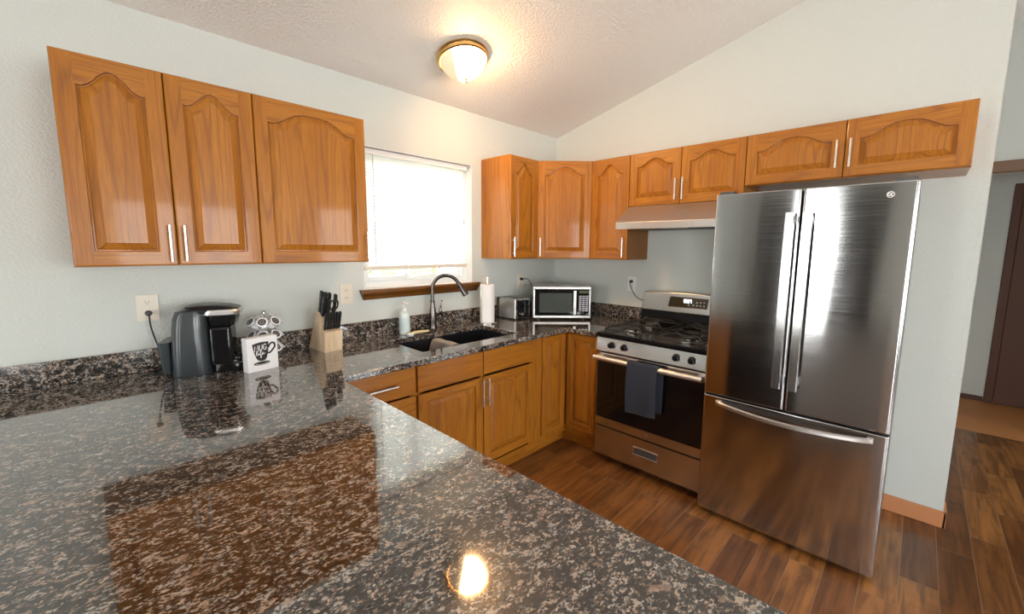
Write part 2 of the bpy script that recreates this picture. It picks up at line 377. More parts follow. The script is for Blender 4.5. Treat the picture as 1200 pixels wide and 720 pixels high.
# west and south windows, out of view, added for daylight and refrigerator reflections
def plain_window(name, axis, t, a, b, c, d):
    r = thing(name, '', ''); del r['label'], r['category']; r['kind'] = 'structure'; r.location = (0, 0, 0)
    mb = MB(); fw = .06
    def B(u0, u1, z0, z1):
        if axis == 'x': mb.box(t - .09, t - .03, u0, u1, z0, z1, .004)
        else: mb.box(u0, u1, t - .09, t - .03, z0, z1, .004)
    B(a, a + fw, c, d); B(b - fw, b, c, d); B(a + fw, b - fw, c, c + fw); B(a + fw, b - fw, d - fw, d)
    if b - a > 1: B((a + b) / 2 - .03, (a + b) / 2 + .03, c + fw, d - fw)
    mb.build('window_frame', VINYL, r)
    g = MB()
    if axis == 'x': g.box(t - .064, t - .060, a + fw, b - fw, c + fw, d - fw)
    else: g.box(a + fw, b - fw, t - .064, t - .060, c + fw, d - fw)
    g.build('glass', GLASS, r)
for i, h in enumerate(WEST): plain_window('window_%d' % (i + 2), 'x', XW, *h)
for i, h in enumerate(SOUTH): plain_window('window_%d' % (i + 4), 'y', YS, *h)

# kitchen window
w1 = thing('window_1', '', ''); del w1['label'], w1['category']; w1['kind'] = 'structure'
x0, x1, z0, z1 = WIN
mb = MB(); Y0, Y1 = .075, .135; f = .045
mb.box(x0, x0 + f, Y0, Y1, z0, z1, .004).box(x1 - f, x1, Y0, Y1, z0, z1, .004).box(x0 + f, x1 - f, Y0, Y1, z0, z0 + f, .004).box(x0 + f, x1 - f, Y0, Y1, z1 - f, z1, .004)
mb.build('window_frame', VINYL, w1)
xm = -1.55
for (a, b, yy) in ((x0 + f, xm + .02, .085), (xm - .02, x1 - f, .105)):
    mb = MB(); q = .03
    mb.box(a, a + q, yy, yy + .02, z0 + f, z1 - f, .003).box(b - q, b, yy, yy + .02, z0 + f, z1 - f, .003).box(a + q, b - q, yy, yy + .02, z0 + f, z0 + f + q, .003).box(a + q, b - q, yy, yy + .02, z1 - f - q, z1 - f, .003)
    s_ = mb.build('window_sash', VINYL, w1)
    box(a + q, b - q, yy + .008, yy + .012, z0 + f + q, z1 - f - q).build('glass', GLASS, s_)
mb = MB(); mb.box(x0, x1, .0, .075, z0, z0 + .006, .002); mb.build('window_sill', WHITE, w1)
mb = MB(); mb.box(x0, x0 + .004, .001, .075, z0, z1).box(x1 - .004, x1, .001, .075, z0, z1).box(x0, x1, .001, .075, z1 - .004, z1); mb.build('jamb', WHITE, w1)
mb = MB(); pr = [(-.002, 1.155), (-.010, 1.152), (-.017, 1.158), (-.020, 1.172), (-.030, 1.185), (-.036, 1.198), (-.036, 1.212), (-.030, 1.217), (-.002, 1.217)]
L = []
for (xx, sgn) in ((x0 - .035, 1), (x1 + .055, -1)):
    L.append([(xx + sgn * (1.217 - p[1]) * .35, p[0], p[1]) for p in pr])
mb.loops(L)
struct('trim_window_stool', mb, STOOLW)

# ------------------------------------------------------------------ blind
bl = thing('window_blind', 'white horizontal slat blind pulled nearly down over the sink window', 'blind', (0, 0, 0))
bx0, bx1 = -1.872, -1.040
box(bx0, bx1 , .022, .060, 2.062, 2.098, .004).build('headrail', WHITE, bl)
mb = MB(); ns = 33; zt, zb = 2.050, 1.378
for i in range(ns):
    z = zt + (zb - zt) * i / (ns - 1); a = math.radians(63); hw = .0148; N = 4; up = []
    for k in range(N + 1):
        t = -1 + 2 * k / N; cv = .0016 * (1 - t * t)
        up.append((.041 + hw * t * math.cos(a) - cv * math.sin(a), z - hw * t * math.sin(a) * -1 * -1 + cv * math.cos(a)))
    mb.loops([[(bx0 + .004, p[0], p[1]) for p in up], [(bx1 - .004, p[0], p[1]) for p in up]], closed=False)
mb.build('slats', BLIND, bl)
box(bx0, bx1, .028, .056, 1.336, 1.364, .005).build('bottom_rail', RAILB, bl)
for cx_ in (-1.74, -1.455, -1.16):
    mb = MB().cyl((cx_, .026, 1.36), (cx_, .026, 2.07), .0009, n=6).cyl((cx_, .057, 1.36), (cx_, .057, 2.07), .0009, n=6); mb.build('ladder_cord', WHITE, bl)
MB().cyl((-1.800, .016, 1.375), (-1.800, .016, 2.065), .0035, n=8).build('upright_rod', GREYPL, bl)  # thin grey rod standing upright before the slats at the left
mb = MB().cyl((-1.080, .018, 1.70), (-1.080, .018, 2.07), .0014, n=6).lathe([(.002, .035), (.006, .02), (.006, 0), (.002, -.004)], (-1.080, .018, 1.665), 12); mb.build('lift_cord', GREYPL, bl)

# ------------------------------------------------------------------ outdoors
gr = struct('ground_outdoors', box(-12, 9, .5, 25, -.35, -.3), GRASS)
def shrub(x, y, h, r, label, seed):
    R = random.Random(seed); t = thing('garden_tree', label, 'tree', (x, y, -.3), 0, 'trees outside the kitchen window')
    mb = MB()
    mb.tube([(0, 0, 0), (.03, .02, h * .3), (-.02, 0, h * .6), (0, 0, h * .85)], .07, 8, rf=lambda q: 1 - .7 * q)
    for k in range(7):
        a = R.uniform(0, 6.28); z = h * R.uniform(.3, .7); mb.tube([(0, 0, z), (r * .4 * math.cos(a), r * .4 * math.sin(a), z + .2), (r * .75 * math.cos(a), r * .75 * math.sin(a), z + .45)], .02, 6, rf=lambda q: 1 - .7 * q)
    mb.build('trunk', BARK, t)
    mb = MB(); bm = mb.bm
    for k in range(2600):
        a = R.uniform(0, 6.28); ph = math.acos(R.uniform(-1, 1)); rr = r * R.uniform(.5, 1) ** .5 * (1 + .2 * math.sin(3 * a))
        c = Vector((rr * math.cos(a) * math.sin(ph), rr * math.sin(a) * math.sin(ph), h * .6 + h * .42 * math.cos(ph) * R.uniform(.6, 1)))
        d = Vector((R.gauss(0, 1), R.gauss(0, 1), R.gauss(0, 1))).normalized(); e = d.orthogonal().normalized() * .028; d = d * .06
        v = [bm.verts.new(c - d), bm.verts.new(c + e), bm.verts.new(c + d), bm.verts.new(c - e)]; bm.faces.new(v)
    mb.build('foliage', LEAF, t, smooth=False)
shrub(-.3, 4.2, 2.3, 1.1, 'small leafy green tree seen below the blind at the left of the pane', 3)
shrub(2.2, 5.2, 2.6, 1.3, 'leafy green tree seen below the blind through the right sash', 5)
shrub(-.4, 8.5, 3.0, 1.6, 'leafy green tree standing furthest off beyond the window', 8)

# ------------------------------------------------------------------ cabinet doors
def arch_fn(kind, p):
    return (lambda t: 0.0) if kind is None else (lambda t: .5 * (1 + math.cos(PI * min(1, (abs(t) / .9)) ** p)))
def door_mesh(wd, h, arch=0.0, power=1.0, st=.052, rail=.052, th=.020):
    """raised panel door; x 0..wd, z 0..h, back at y=0, front at y=-th; mat 0 upright grain, 1 crosswise grain"""
    mb = MB(); bm = mb.bm; N = 28 if arch else 2
    f = arch_fn(arch or None, power)
    topb = h - rail + .010 - arch   # shoulder height of the panel opening
    def loop(d, y):
        a, b, c = st + d, wd - st - d, rail + d
        pts = [(a, c)] + [(b, c)]
        tops = []
        for k in range(N + 1):
            t = 1 - 2 * k / N; x = (a + b) / 2 + t * (b - a) / 2
            tops.append((x, topb - d + arch * f(t)))
        return [(p[0], y, p[1]) for p in pts + tops]
    y = -th; prof = [(0, y), (.0025, y + .0006), (.0045, y + .0030), (.0055, y + .0125), (.0095, y + .0130), (.0120, y + .0110), (.034, y + .0022), (.0355, y + .0002), (.040, y + .0002)]
    L = [[bm.verts.new(p) for p in loop(d, yy)] for d, yy in prof]
    n = len(L[0])
    for a, b in zip(L, L[1:]):
        for i in range(n):
            j = (i + 1) % n; fc = bm.faces.new((a[i], a[j], b[j], b[i])); fc.material_index = 0
    bm.faces.new(L[-1]).material_index = 0
    e = .0055
    # front plane of the frame, set back by the eased edge
    P = L[0]; X0, X1, Z0, Z1 = e, wd - e, e, h - e
    V = lambda x, z, yy=y: bm.verts.new((x, yy, z))
    a0, a1 = st, wd - st
    bl, br, tl, tr = V(X0, Z0), V(X1, Z0), V(X0, Z1), V(X1, Z1)
    bli, bri, tli, tri_ = V(a0, Z0), V(a1, Z0), V(a0, Z1), V(a1, Z1)
    fs = [bm.faces.new((bli, bri, P[1], P[0]))]; fs[0].material_index = 1
    tops = P[2:]; upper = [tri_] + [V(v.co.x, Z1) for v in tops[1:-1]] + [tli]
    for i in range(len(tops) - 1):
        fc = bm.faces.new((tops[i], upper[i], upper[i + 1], tops[i + 1])); fc.material_index = 1
    bm.faces.new((bl, bli, P[0], tops[-1], tli, tl)).material_index = 0
    bm.faces.new((bri, br, tr, tri_, tops[0], P[1])).material_index = 0
    # eased outer edge, sides and back
    ring = [bl, bli, bri, br, tr] + upper + [tl]
    def out(v, yy, full):
        x, z = v.co.x, v.co.z
        if full: x = 0 if abs(x - X0) < 1e-6 else wd if abs(x - X1) < 1e-6 else x; z = 0 if abs(z - Z0) < 1e-6 else h if abs(z - Z1) < 1e-6 else z
        return bm.verts.new((x, yy, z))
    rm = []
    for v in ring:
        q = out(v, y + e * .3, True); q.co.x = v.co.x + (q.co.x - v.co.x) * .7; q.co.z = v.co.z + (q.co.z - v.co.z) * .7; rm.append(q)
    r1 = [out(v, y + e, True) for v in ring]; r2 = [bm.verts.new((v.co.x, 0, v.co.z)) for v in r1]
    for A, B in ((ring, rm), (rm, r1), (r1, r2)):
        for i in range(len(A)):
            j = (i + 1) % len(A); fc = bm.faces.new((A[i], B[i], B[j], A[j]))
            fc.material_index = 0 if abs((A[i].co.x - A[j].co.x)) < 1e-6 else 1
    bm.faces.new(r2).material_index = 0
    return mb
def handle(parent, x, z, length, vertical=True, y=-.02):
    r = .0055; o = .028; g = length * .33
    mb = MB()
    if vertical:
        mb.cyl((0, -o, -length / 2), (0, -o, length / 2), r, n=12)
        for s in (-1, 1): mb.cyl((0, 0, s * g), (0, -o, s * g), .004, n=10)
    else:
        mb.cyl((-length / 2, -o, 0), (length / 2, -o, 0), r, n=12)
        for s in (-1, 1): mb.cyl((s * g, 0, 0), (s * g, -o, 0), .004, n=10)
    h = mb.build('handle', NICKEL, parent, (x, y, z)); h['label'] = 'slim brushed metal bar handle'; return h
def add_door(par, x0, x1, z0, z1, y, hx=None, hz=None, hl=.15, arch=0, power=1.0, loc=None, rotz=0, st=.052, rail=.052):
    g = .0015; wd = x1 - x0 - 2 * g
    d = door_mesh(wd, z1 - z0, arch, power, st, rail).build('door', [OAKV, OAKH], par, loc if loc else (x0 + g, y, z0), rotz, ang=.35)
    if hx is not None: handle(d, hx if hx >= 0 else wd + hx, hz, hl)
    return d

B_, T_ = 1.404, 2.159
def upper(label, loc, rotz, wd, z0, doors, depth=.305, z1=T_):
    """doors: (x0, x1, handle_x, arch, power)"""
    t = thing('wall_cabinet', label, 'cabinet', (loc[0], loc[1], 0), rotz)
    MB().box(0, wd, -depth + .019, -.001, z0, z1, .001, 1).build('carcass', OAKV, t)
    mb = MB(); s = .035
    mb.box(0, s, -depth, -depth + .019, z0, z1).box(wd - s, wd, -depth, -depth + .019, z0, z1).box(s, wd - s, -depth, -depth + .019, z0, z0 + s).box(s, wd - s, -depth, -depth + .019, z1 - s, z1)
    mb.build('face_frame', OAKV, t)
    for (a, b, hx, ar, pw) in doors:
        hh = z1 - z0 - .006
        add_door(t, a, b, z0 + .003, z1 - .003, -depth - .0005, hx, .088 if hh > .5 else (.118 if z0 > 1.8 else .095), .145 if hh > .5 else .14, ar, pw)
    return t
# left pair, single wide one
upper('double-door oak wall cabinet at the far left above the coffee maker', (-3.129, 0), 0, .599, B_, [(.0, .297, -.022, .062, 1.0), (.297, .599, .022, .062, 1.0)])
upper('single wide-door oak wall cabinet left of the window, above the knife block', (-2.530, 0), 0, .516, B_, [(0, .516, -.014, .062, 1.6)])
upper('narrow oak wall cabinet right of the window with its pale side showing', (-.921, 0), 0, .307, B_, [(0, .303, .018, .075, 1.0)])
# diagonal corner
t = thing('corner_wall_cabinet', 'diagonal oak wall cabinet in the corner above the microwave', 'cabinet', (0, 0, 0))
MB().prism([(-.001, -.001), (-.613, -.001), (-.613, -.305), (-.305, -.611), (-.001, -.611)], 'z', B_, T_).build('carcass', OAKV, t)
dl = math.hypot(.308, .306)
d = door_mesh(dl - .014, T_ - B_ - .006, .062, 1.25).build('door', [OAKV, OAKH], t, (-.613 + .005 - .0005, -.305 - .005 - .0005, B_ + .003), -PI / 4, ang=.35)
handle(d, .022, .088, .145)
R90 = -PI / 2
upper('narrow oak wall cabinet between the corner cabinet and the range hood', (0, -.612), R90, .332, B_, [(0.004, .332, -.024, .072, 1.0)])
upper('short double-door oak wall cabinet above the range hood', (0, -.945), R90, .768, 1.788, [(0, .376, -.024, .05, 1.05), (.376, .768, .022, .05, 1.05)])
upper('short wide double-door oak wall cabinet above the refrigerator', (0, -1.714), R90, .930, 1.864, [(0, .468, -.030, .055, 1.35), (.468, .930, .024, .055, 1.35)])

# ------------------------------------------------------------------ base cabinets
CT = .884
def frame_front(t, wd, openings_x, zs=(.095, CT), y=-.655):
    mb = MB(); s = .03
    for x in openings_x: mb.box(max(0, x - s / 2), min(wd, x + s / 2), y, y + .019, zs[0] + s, zs[1] - s)
    mb.box(0, wd, y, y + .019, zs[0], zs[0] + s).box(0, wd, y, y + .019, zs[1] - s, zs[1]).box(0, s, y, y + .019, zs[0] + s, zs[1] - s).box(wd - s, wd, y, y + .019, zs[0] + s, zs[1] - s)
    return mb.build('face_frame', OAKV, t)
def hollow(t, wd, y=-.636):
    mb = MB(); mb.box(0, .016, y, -.001, .095, CT).box(wd - .016, wd, y, -.001, .095, CT).box(.016, wd - .016, y, -.02, .095, .112).box(.016, wd - .016, -.018, -.001, .095, CT)
    mb.build('carcass', OAKV, t)
    box(0, wd, -.60, -.582, 0, .095).build('toe_kick', OAKH, t)
def drawer_front(t, x0, x1, z0, z1, y=-.6555, hx=None, name='drawer'):
    mb = MB().box(0, x1 - x0 - .003, -.019, 0, 0, z1 - z0, .004, 2); d = mb.build(name, OAKH, t, (x0 + .0015, y, z0))
    if hx is not None: handle(d, hx, (z1 - z0) / 2, .15, False, -.019)
    return d
t = thing('base_cabinet', 'oak drawer base cabinet in the inner corner beside the peninsula', 'cabinet', (-2.40, 0, 0)); W = .448
hollow(t, W); frame_front(t, W, [])
drawer_front(t, .035, W - .004, .722, .868, hx=.252 - .035); drawer_front(t, .035, W - .004, .43, .712); drawer_front(t, .035, W - .004, .14, .42)
t = thing('sink_base_cabinet', 'oak base cabinet with two doors under the black sink', 'cabinet', (-1.951, 0, 0)); W = .921
hollow(t, W); frame_front(t, W, [.463])
drawer_front(t, .006, .461, .722, .868, name='false_drawer_front'); drawer_front(t, .465, .912, .722, .868, name='false_drawer_front')
add_door(t, .006, .461, .148, .708, -.6555, -.020, .47, .17); add_door(t, .465, .912, .148, .708, -.6555, .018, .47, .17)
# corner cabinet, L-shaped
t = thing('corner_base_cabinet', 'L-shaped oak corner base cabinet left of the range', 'cabinet', (0, 0, 0))
MB().prism([(-.001, -.001), (-1.029, -.001), (-1.029, -.636), (-.636, -.636), (-.636, -.954), (-.001, -.954)], 'z', .095, CT).build('carcass', OAKV, t)
mb = MB().box(-1.029, -.655, -.655, -.637, .095, CT).box(-.655, -.637, -.954, -.637, .095, CT); mb.build('face_frame', OAKV, t)
mb = MB().box(-1.029, -.600, -.600, -.582, 0, .095).box(-.600, -.582, -.954, -.600, 0, .095); mb.build('toe_kick', OAKH, t)
add_door(t, -.938, -.682, .148, .868, -.6555, st=.045)
add_door(t, 0, .256, .148, .868, 0, loc=(-.6555, -.684, .148), rotz=R90, st=.045)
# peninsula base
t = thing('peninsula_cabinet', 'oak base cabinet run under the dark granite peninsula', 'cabinet', (-3.03, 0, 0))
MB().box(0, .600, -1.285, -.66, .095, CT).box(0.02, .58, -1.285, -.66, 0, .095).build('carcass', OAKV, t)
add_door(t, 0, .575, .148, .868, 0, loc=(.6005, -1.28, .148), rotz=PI / 2)
MB().box(0, .600, -2.46, -1.895, 0, CT).build('end_panel', plain('grey_panel', (.30, .29, .27), .5), t)  # unseen grey stretch, added so the refrigerator mirrors less oak
box(0, .012, -1.895, -1.285, 0, CT).build('back_panel', OAKV, t)
t = thing('added_dishwasher', 'unseen black appliance front added to the peninsula for dark refrigerator reflections', 'added_dishwasher', (-2.43, -1.89, 0), PI / 2)  # unseen appliance, put in so the refrigerator mirrors black instead of oak
box(0, .600, .02, .58, .10, .878, .003).build('tub', DARKG, t)
box(.003, .597, -.010, .018, .12, .760, .005).build('door', BLACKM, t); box(.003, .597, -.010, .018, .765, .875, .005).build('control_panel', BLACKG, t)
box(.02, .58, .04, .06, .001, .098).build('toe_kick', BLACKP, t)
MB().tube([(.06, -.045, .715), (.54, -.045, .715)], .010, 12).box(.06, .075, -.045, -.008, .706, .724, .002).box(.525, .54, -.045, -.008, .706, .724, .002).build('handle', SS, t)

# ------------------------------------------------------------------ granite
def slab(cells_x, cells_y, inside, z0, z1, bev):
    mb = MB(); bm = mb.bm; V = {}
    def v(x, y, z):
        k = (round(x, 5), round(y, 5), z)
        if k not in V: V[k] = bm.verts.new((x, y, z))
        return V[k]
    cells = [(i, j) for i in range(len(cells_x) - 1) for j in range(len(cells_y) - 1) if inside((cells_x[i] + cells_x[i + 1]) / 2, (cells_y[j] + cells_y[j + 1]) / 2)]
    S = set(cells)
    for i, j in cells:
        a, b, c, d = cells_x[i], cells_x[i + 1], cells_y[j], cells_y[j + 1]
        bm.faces.new((v(a, c, z1), v(b, c, z1), v(b, d, z1), v(a, d, z1))); bm.faces.new((v(a, c, z0), v(a, d, z0), v(b, d, z0), v(b, c, z0)))
        for (di, dj, p, q) in ((-1, 0, (a, d), (a, c)), (1, 0, (b, c), (b, d)), (0, -1, (a, c), (b, c)), (0, 1, (b, d), (a, d))):
            if (i + di, j + dj) not in S: bm.faces.new((v(*p, z1), v(*q, z1), v(*q, z0), v(*p, z0)))
    bmesh.ops.recalc_face_normals(bm, faces=bm.faces[:])
    # round the inner corner first
    ce = [e for e in bm.edges if abs(e.verts[0].co.z - e.verts[1].co.z) > .01 and abs(e.verts[0].co.x + 2.368) < 1e-3 and abs(e.verts[0].co.y + .715) < 1e-3]
    if ce: bmesh.ops.bevel(bm, geom=ce, offset=.022, segments=5, profile=.5, affect='EDGES')
    es = [e for e in bm.edges if len(e.link_faces) == 2 and e.calc_face_angle(0) > 1.0 and abs(e.verts[0].co.z - e.verts[1].co.z) < 1e-4 and e.verts[0].co.z > z1 - 1e-4]
    bmesh.ops.bevel(bm, geom=es, offset=bev, segments=3, profile=.5, affect='EDGES')
    return mb
SX0, SX1, SY0, SY1 = -1.85, -1.095, -.585, -.195
def inside(x, y):
    if SX0 < x < SX1 and SY0 < y < SY1: return False
    if x < -2.368: return True
    if y > -.715: return True
    return x > -.715 and y > -.954
mb = slab([-3.46, -2.368, SX0, SX1, -.715, -.001], [-2.50, -.954, -.715, SY0, SY1, -.001], lambda x, y: inside(x, y) and not (x > -2.368 and y < -.954), CT, .914, .006)
cto = mb.build('countertop', GRAN, ang=.9); tag(cto, 'polished dark brown speckled granite countertop running round the kitchen and over the peninsula', 'countertop')
tag(box(-3.46, -.021, -.021, -.001, .9145, 1.016, .002, 1).build('backsplash', GRAN), 'low granite backsplash along the window wall', 'backsplash')
tag(box(-.021, -.001, -.954, -.001, .9145, 1.016, .002, 1).build('backsplash', GRAN), 'low granite backsplash along the stove wall beside the range', 'backsplash')

# ------------------------------------------------------------------ sink, faucet
t = thing('sink', 'black composite double bowl sink set under the granite below the window', 'sink', (0, 0, 0))
mb = MB(); zb = .695; dv = -1.515
a, b, c, d = SX0 - .012, SX1 + .012, SY0 - .012, SY1 + .012
mb.box(a, b, c, d, zb - .012, zb).box(a, a + .014, c, d, zb, CT - .001).box(b - .014, b, c, d, zb, CT - .001).box(a + .014, b - .014, c, c + .014, zb, CT - .001).box(a + .014, b - .014, d - .014, d, zb, CT - .001)
mb.box(dv - .016, dv + .016, c + .014, d - .014, zb, .872, .007, 3)
mb.build('basin', SINKM, t)
for xx in (-1.67, -1.29): MB().lathe([(.045, 0), (.045, .003), (.036, .003), (.030, -.0), (.0, .0005)], (xx, -.39, zb + .0005), 28).build('drain', CHROME, t)
t = thing('faucet', 'dark bronze gooseneck faucet with side lever behind the sink', 'faucet', (-1.447, -.088, .914))
MB().lathe([(.030, 0), (.031, .004), (.027, .012), (.0255, .05), (.027, .085), (.024, .12), (.018, .165), (.0155, .19), (.017, .195), (.0165, .203), (.013, .205), (.013, .21)], n=28).build('body', ORB, t)
dx, dy = math.cos(math.radians(38)), -math.sin(math.radians(38)); Rr = .094; path = [(0, 0, .20), (0, 0, .24), (0, 0, .285)]
for k in range(1, 15):
    a = PI * k / 16.5; path.append((dx * (Rr - Rr * math.cos(a)), dy * (Rr - Rr * math.cos(a)), .285 + Rr * math.sin(a)))
MB().tube(path, .0125, 14).build('spout', ORB, t)
e = Vector(path[-1]); dd = (e - Vector(path[-2])).normalized()
mb = MB(); q = dd.to_track_quat('Z', 'Y').to_matrix()
mb.lathe([(.013, -.004), (.017, .004), (.0175, .02), (.016, .04), (.022, .075), (.0235, .10), (.020, .104), (.0, .104)], e, 22, q)
mb.build('spray_head', ORB, t)
mb = MB(); mb.cyl((.015, -.005, .075), (.052, -.010, .08), .011, n=14)
mb.tube(spline([(.050, -.010, .078), (.062, -.012, .10), (.056, -.014, .135), (.060, -.016, .17), (.066, -.018, .205)], 5), .0085, 10, rf=lambda q: 1 + .5 * math.sin(q * PI * 2 - .5))
mb.build('lever', ORB, t)

# cloth over the divider
def cloth(name, fn, nu, nv, mat, th=.003):
    mb = MB(); bm = mb.bm
    G = [[bm.verts.new(fn(i / nu, j / nv)) for j in range(nv + 1)] for i in range(nu + 1)]
    fs = [bm.faces.new((G[i][j], G[i + 1][j], G[i + 1][j + 1], G[i][j + 1])) for i in range(nu) for j in range(nv)]
    bmesh.ops.recalc_face_normals(bm, faces=bm.faces[:]); bmesh.ops.solidify(bm, geom=fs, thickness=th)
    return mb.build(name, mat, ang=1.2)
def dish(u, v):
    y = -.215 - .225 * v + .006 * math.sin(u * 9); s = (u - .5) * .23
    top = .878 + .002 * math.sin(v * 12)
    if abs(s) < .024: x = dv + s; z = top + .004 - (s / .024) ** 2 * .004
    else:
        k = abs(s) - .024; sg = 1 if s > 0 else -1
        x = dv + sg * (.026 + .22 * k + .008 * math.sin(v * 7 + 1) * min(1, k * 15)); z = top - k * (.93 if sg < 0 else .8)
    return (x, y, z)
tag(cloth('dish_cloth', dish, 26, 12, GREYC), 'grey dish cloth draped over the divider of the black sink', 'cloth')
# soap bottle
t = thing('soap_bottle', 'clear pale blue soap pump bottle standing left of the faucet', 'bottle', (-1.676, -.10, .914))
MB().lathe([(.030, 0), (.034, .004), (.035, .03), (.035, .125), (.031, .142), (.016, .155), (.013, .158)], n=28).build('body', SOAPB, t)
MB().lathe([(.0354, .03), (.0354, .115)], n=28, cap0=False, cap1=False).build('printed_label', SOAPL, t)
mb = MB().lathe([(.016, .156), (.016, .176), (.010, .178), (.006, .181), (.005, .20), (.013, .202), (.014, .215), (.004, .218)], n=20); mb.box(-.009, .009, -.045, .0, .204, .213, .003); mb.build('pump', WHITEP, t)
# dish brush lying down
t = thing('dish_brush', 'pale yellow handled dish brush lying between soap and faucet', 'brush', (-1.62, -.178, .914), math.radians(4))
MB().tube(spline([(-.07, 0, .016), (-.03, 0, .019), (.02, 0, .018), (.08, 0, .015)], 5), .009, 12, flat=1.2, rf=lambda q: .8 + .35 * math.sin(q * PI)).build('handle', YEL, t)
mb = MB()
for i in range(5):
    for j in range(4): mb.cyl((-.078 + .007 * i, -.0105 + .007 * j, .0005), (-.078 + .007 * i, -.0105 + .007 * j, .012), .0028, n=6)
mb.box(-.084, -.044, -.015, .015, .010, .019, .003); mb.build('bristle_head', PAPER, t)

# ------------------------------------------------------------------ coffee maker
t = thing('coffee_maker', 'charcoal single-serve coffee maker at the left end of the backsplash', 'coffee maker', (-2.745, -.185, .914), math.radians(-20))
def rr_loop(x0, x1, y0, y1, z, r=.03, n=6):
    out = []
    for (cx_, cy_, a0) in ((x1 - r, y1 - r, 0), (x0 + r, y1 - r, PI / 2), (x0 + r, y0 + r, PI), (x1 - r, y0 + r, 1.5 * PI)):
        for k in range(n + 1): a = a0 + PI / 2 * k / n; out.append((cx_ + r * math.cos(a), cy_ + r * math.sin(a), z))
    return out
mb = MB(); L = []
for z, xa, xb, yw in ((0, -.118, .022, .090), (.006, -.120, .024, .093), (.10, -.118, .022, .094), (.20, -.112, .020, .094), (.255, -.106, .020, .090), (.285, -.096, .02, .084), (.297, -.070, .016, .070)): L.append(rr_loop(xa, xb, -yw, yw, z, .045))
mb.loops(L); mb.build('housing', CHAR, t)
mb = MB(); L = []
for z, xa, xb, yw in ((.205, .022, .105, .052), (.215, .022, .120, .064), (.245, .022, .128, .072), (.272, .022, .130, .074)): L.append(rr_loop(xa, xb, -yw, yw, z, .020 if z < .21 else .022))
mb.loops(L); mb.build('brew_head', BLACKG, t)
mb = MB(); L = []
for z, xa, xb, yw in ((.2722, -.03, .136, .080), (.282, -.045, .142, .084), (.292, -.06, .136, .080), (.302, -.065, .110, .066), (.309, -.045, .07, .045)): L.append(rr_loop(xa, xb, -yw, yw, z, .042))
mb.loops(L); mb.build('lid', BLACKP, t)
mb = MB(); L = []
for z, e_ in ((.262, .001), (.266, .006), (.280, .008), (.288, .004)): L.append(rr_loop(.0, .139 + e_, -.080 - e_, .080 + e_, z, .042))
mb.loops(L); mb.build('lid_handle', HND, t)
mb = MB().box(.0225, .108, -.072, .064, .036, .210, .014, 3); mb.build('brewing_bay', BLACKG, t)
mb = MB(); mb.loops([rr_loop(.022, .150, -.066, .066, 0, .035), rr_loop(.022, .153, -.070, .070, .008, .035), rr_loop(.022, .150, -.068, .068, .034, .035)]); mb.build('drip_tray_base', BLACKG, t)
mb = MB()
for i in range(9): mb.box(.035 + .012 * i, .040 + .012 * i, -.05, .05, .0343, .038)
mb.box(.03, .142, -.056, -.051, .0343, .038).box(.03, .142, .051, .056, .0343, .038); mb.build('drip_grille', CHROME, t)
MB().cyl((.1515, -.02, .02), (.1545, -.02, .02), .008, n=16).build('badge', CHROME, t)
mb = MB(); mb.loops([rr_loop(-.150, -.119, -.075, .075, .02, .014), rr_loop(-.158, -.117, -.080, .080, .155, .014)]); tank = mb.build('water_tank', plain('smoky_tank', (.035, .045, .05), .12), t)

# ------------------------------------------------------------------ pods and carousel
cc = (-2.506, -.185, .914)
t = thing('pod_carousel', 'chrome wire pod carousel behind the white sign', 'rack', cc)
mb = MB().lathe([(.07, 0), (.07, .006), (.066, .010), (.012, .012)], n=32); mb.cyl((0, 0, .01), (0, 0, .236), .0035, n=10)
mb.lathe([(.003, .234), (.009, .240), (.009, .248), (.002, .254)], n=14); mb.build('stand', CHROME, t)
tiers = [(.062, 'bottom'), (.127, 'middle'), (.192, 'top')]
for zz, _ in tiers:
    mb = MB()
    for k in range(7):
        a = 2 * PI * k / 7 + math.radians(-112.8); n_ = 18; rc = .025; tl = math.radians(52)
        M3 = Matrix.Rotation(a, 3, 'Z') @ Matrix.Rotation(tl, 3, 'Y')
        cen = Matrix.Rotation(a, 3, 'Z') @ Vector((.068, 0, zz + .012))
        mb.tube([cen + M3 @ Vector((rc * .93 * math.cos(2 * PI * q / n_), rc * .93 * math.sin(2 * PI * q / n_), -.006)) for q in range(n_ + 1)], .0013, 6)
        mb.tube([(0, 0, zz - .01), cen + M3 @ Vector((-rc * .93, 0, -.006))], .0013, 6)
    mb.build('ring_tier', CHROME, t)
podmb = MB(); podmb.lathe([(.0175, -.042), (.0185, -.040), (.0215, -.006), (.0215, -.001), (.0255, -.001), (.0255, .001), (.0180, .0012)], n=24, cap1=False)
podmb.mi = 1; podmb.lathe([(.0180, .0012), (.004, .0013), (.0, .0013)], n=24, cap0=False)
podmb.mi = 2; podmb.lathe([(.010, .0016), (.008, .0017), (.0062, .0016)], n=20, cap0=False, cap1=False)
pod0 = podmb.build('coffee_pod', [WHITEP, plain('pod_foil_print', (.06, .055, .05), .4), plain('pod_print_ring', (.30, .28, .26), .5)])
first = True
for ti, (zz, nm) in enumerate(tiers):
    for k in range(7):
        a = 2 * PI * k / 7 + math.radians(-112.8); M3 = Matrix.Rotation(a, 4, 'Z') @ Matrix.Rotation(math.radians(52), 4, 'Y')
        o = pod0 if first else pod0.copy()
        if not first: COL.objects.link(o)
        first = False
        o.matrix_world = Matrix.Translation(Vector(cc) + Matrix.Rotation(a, 3, 'Z') @ Vector((.068, 0, zz + .014))) @ M3
        tag(o, 'white coffee pod with dark foil lid on the %s tier of the carousel' % nm, 'coffee pod', 'coffee pods on the %s tier' % nm)

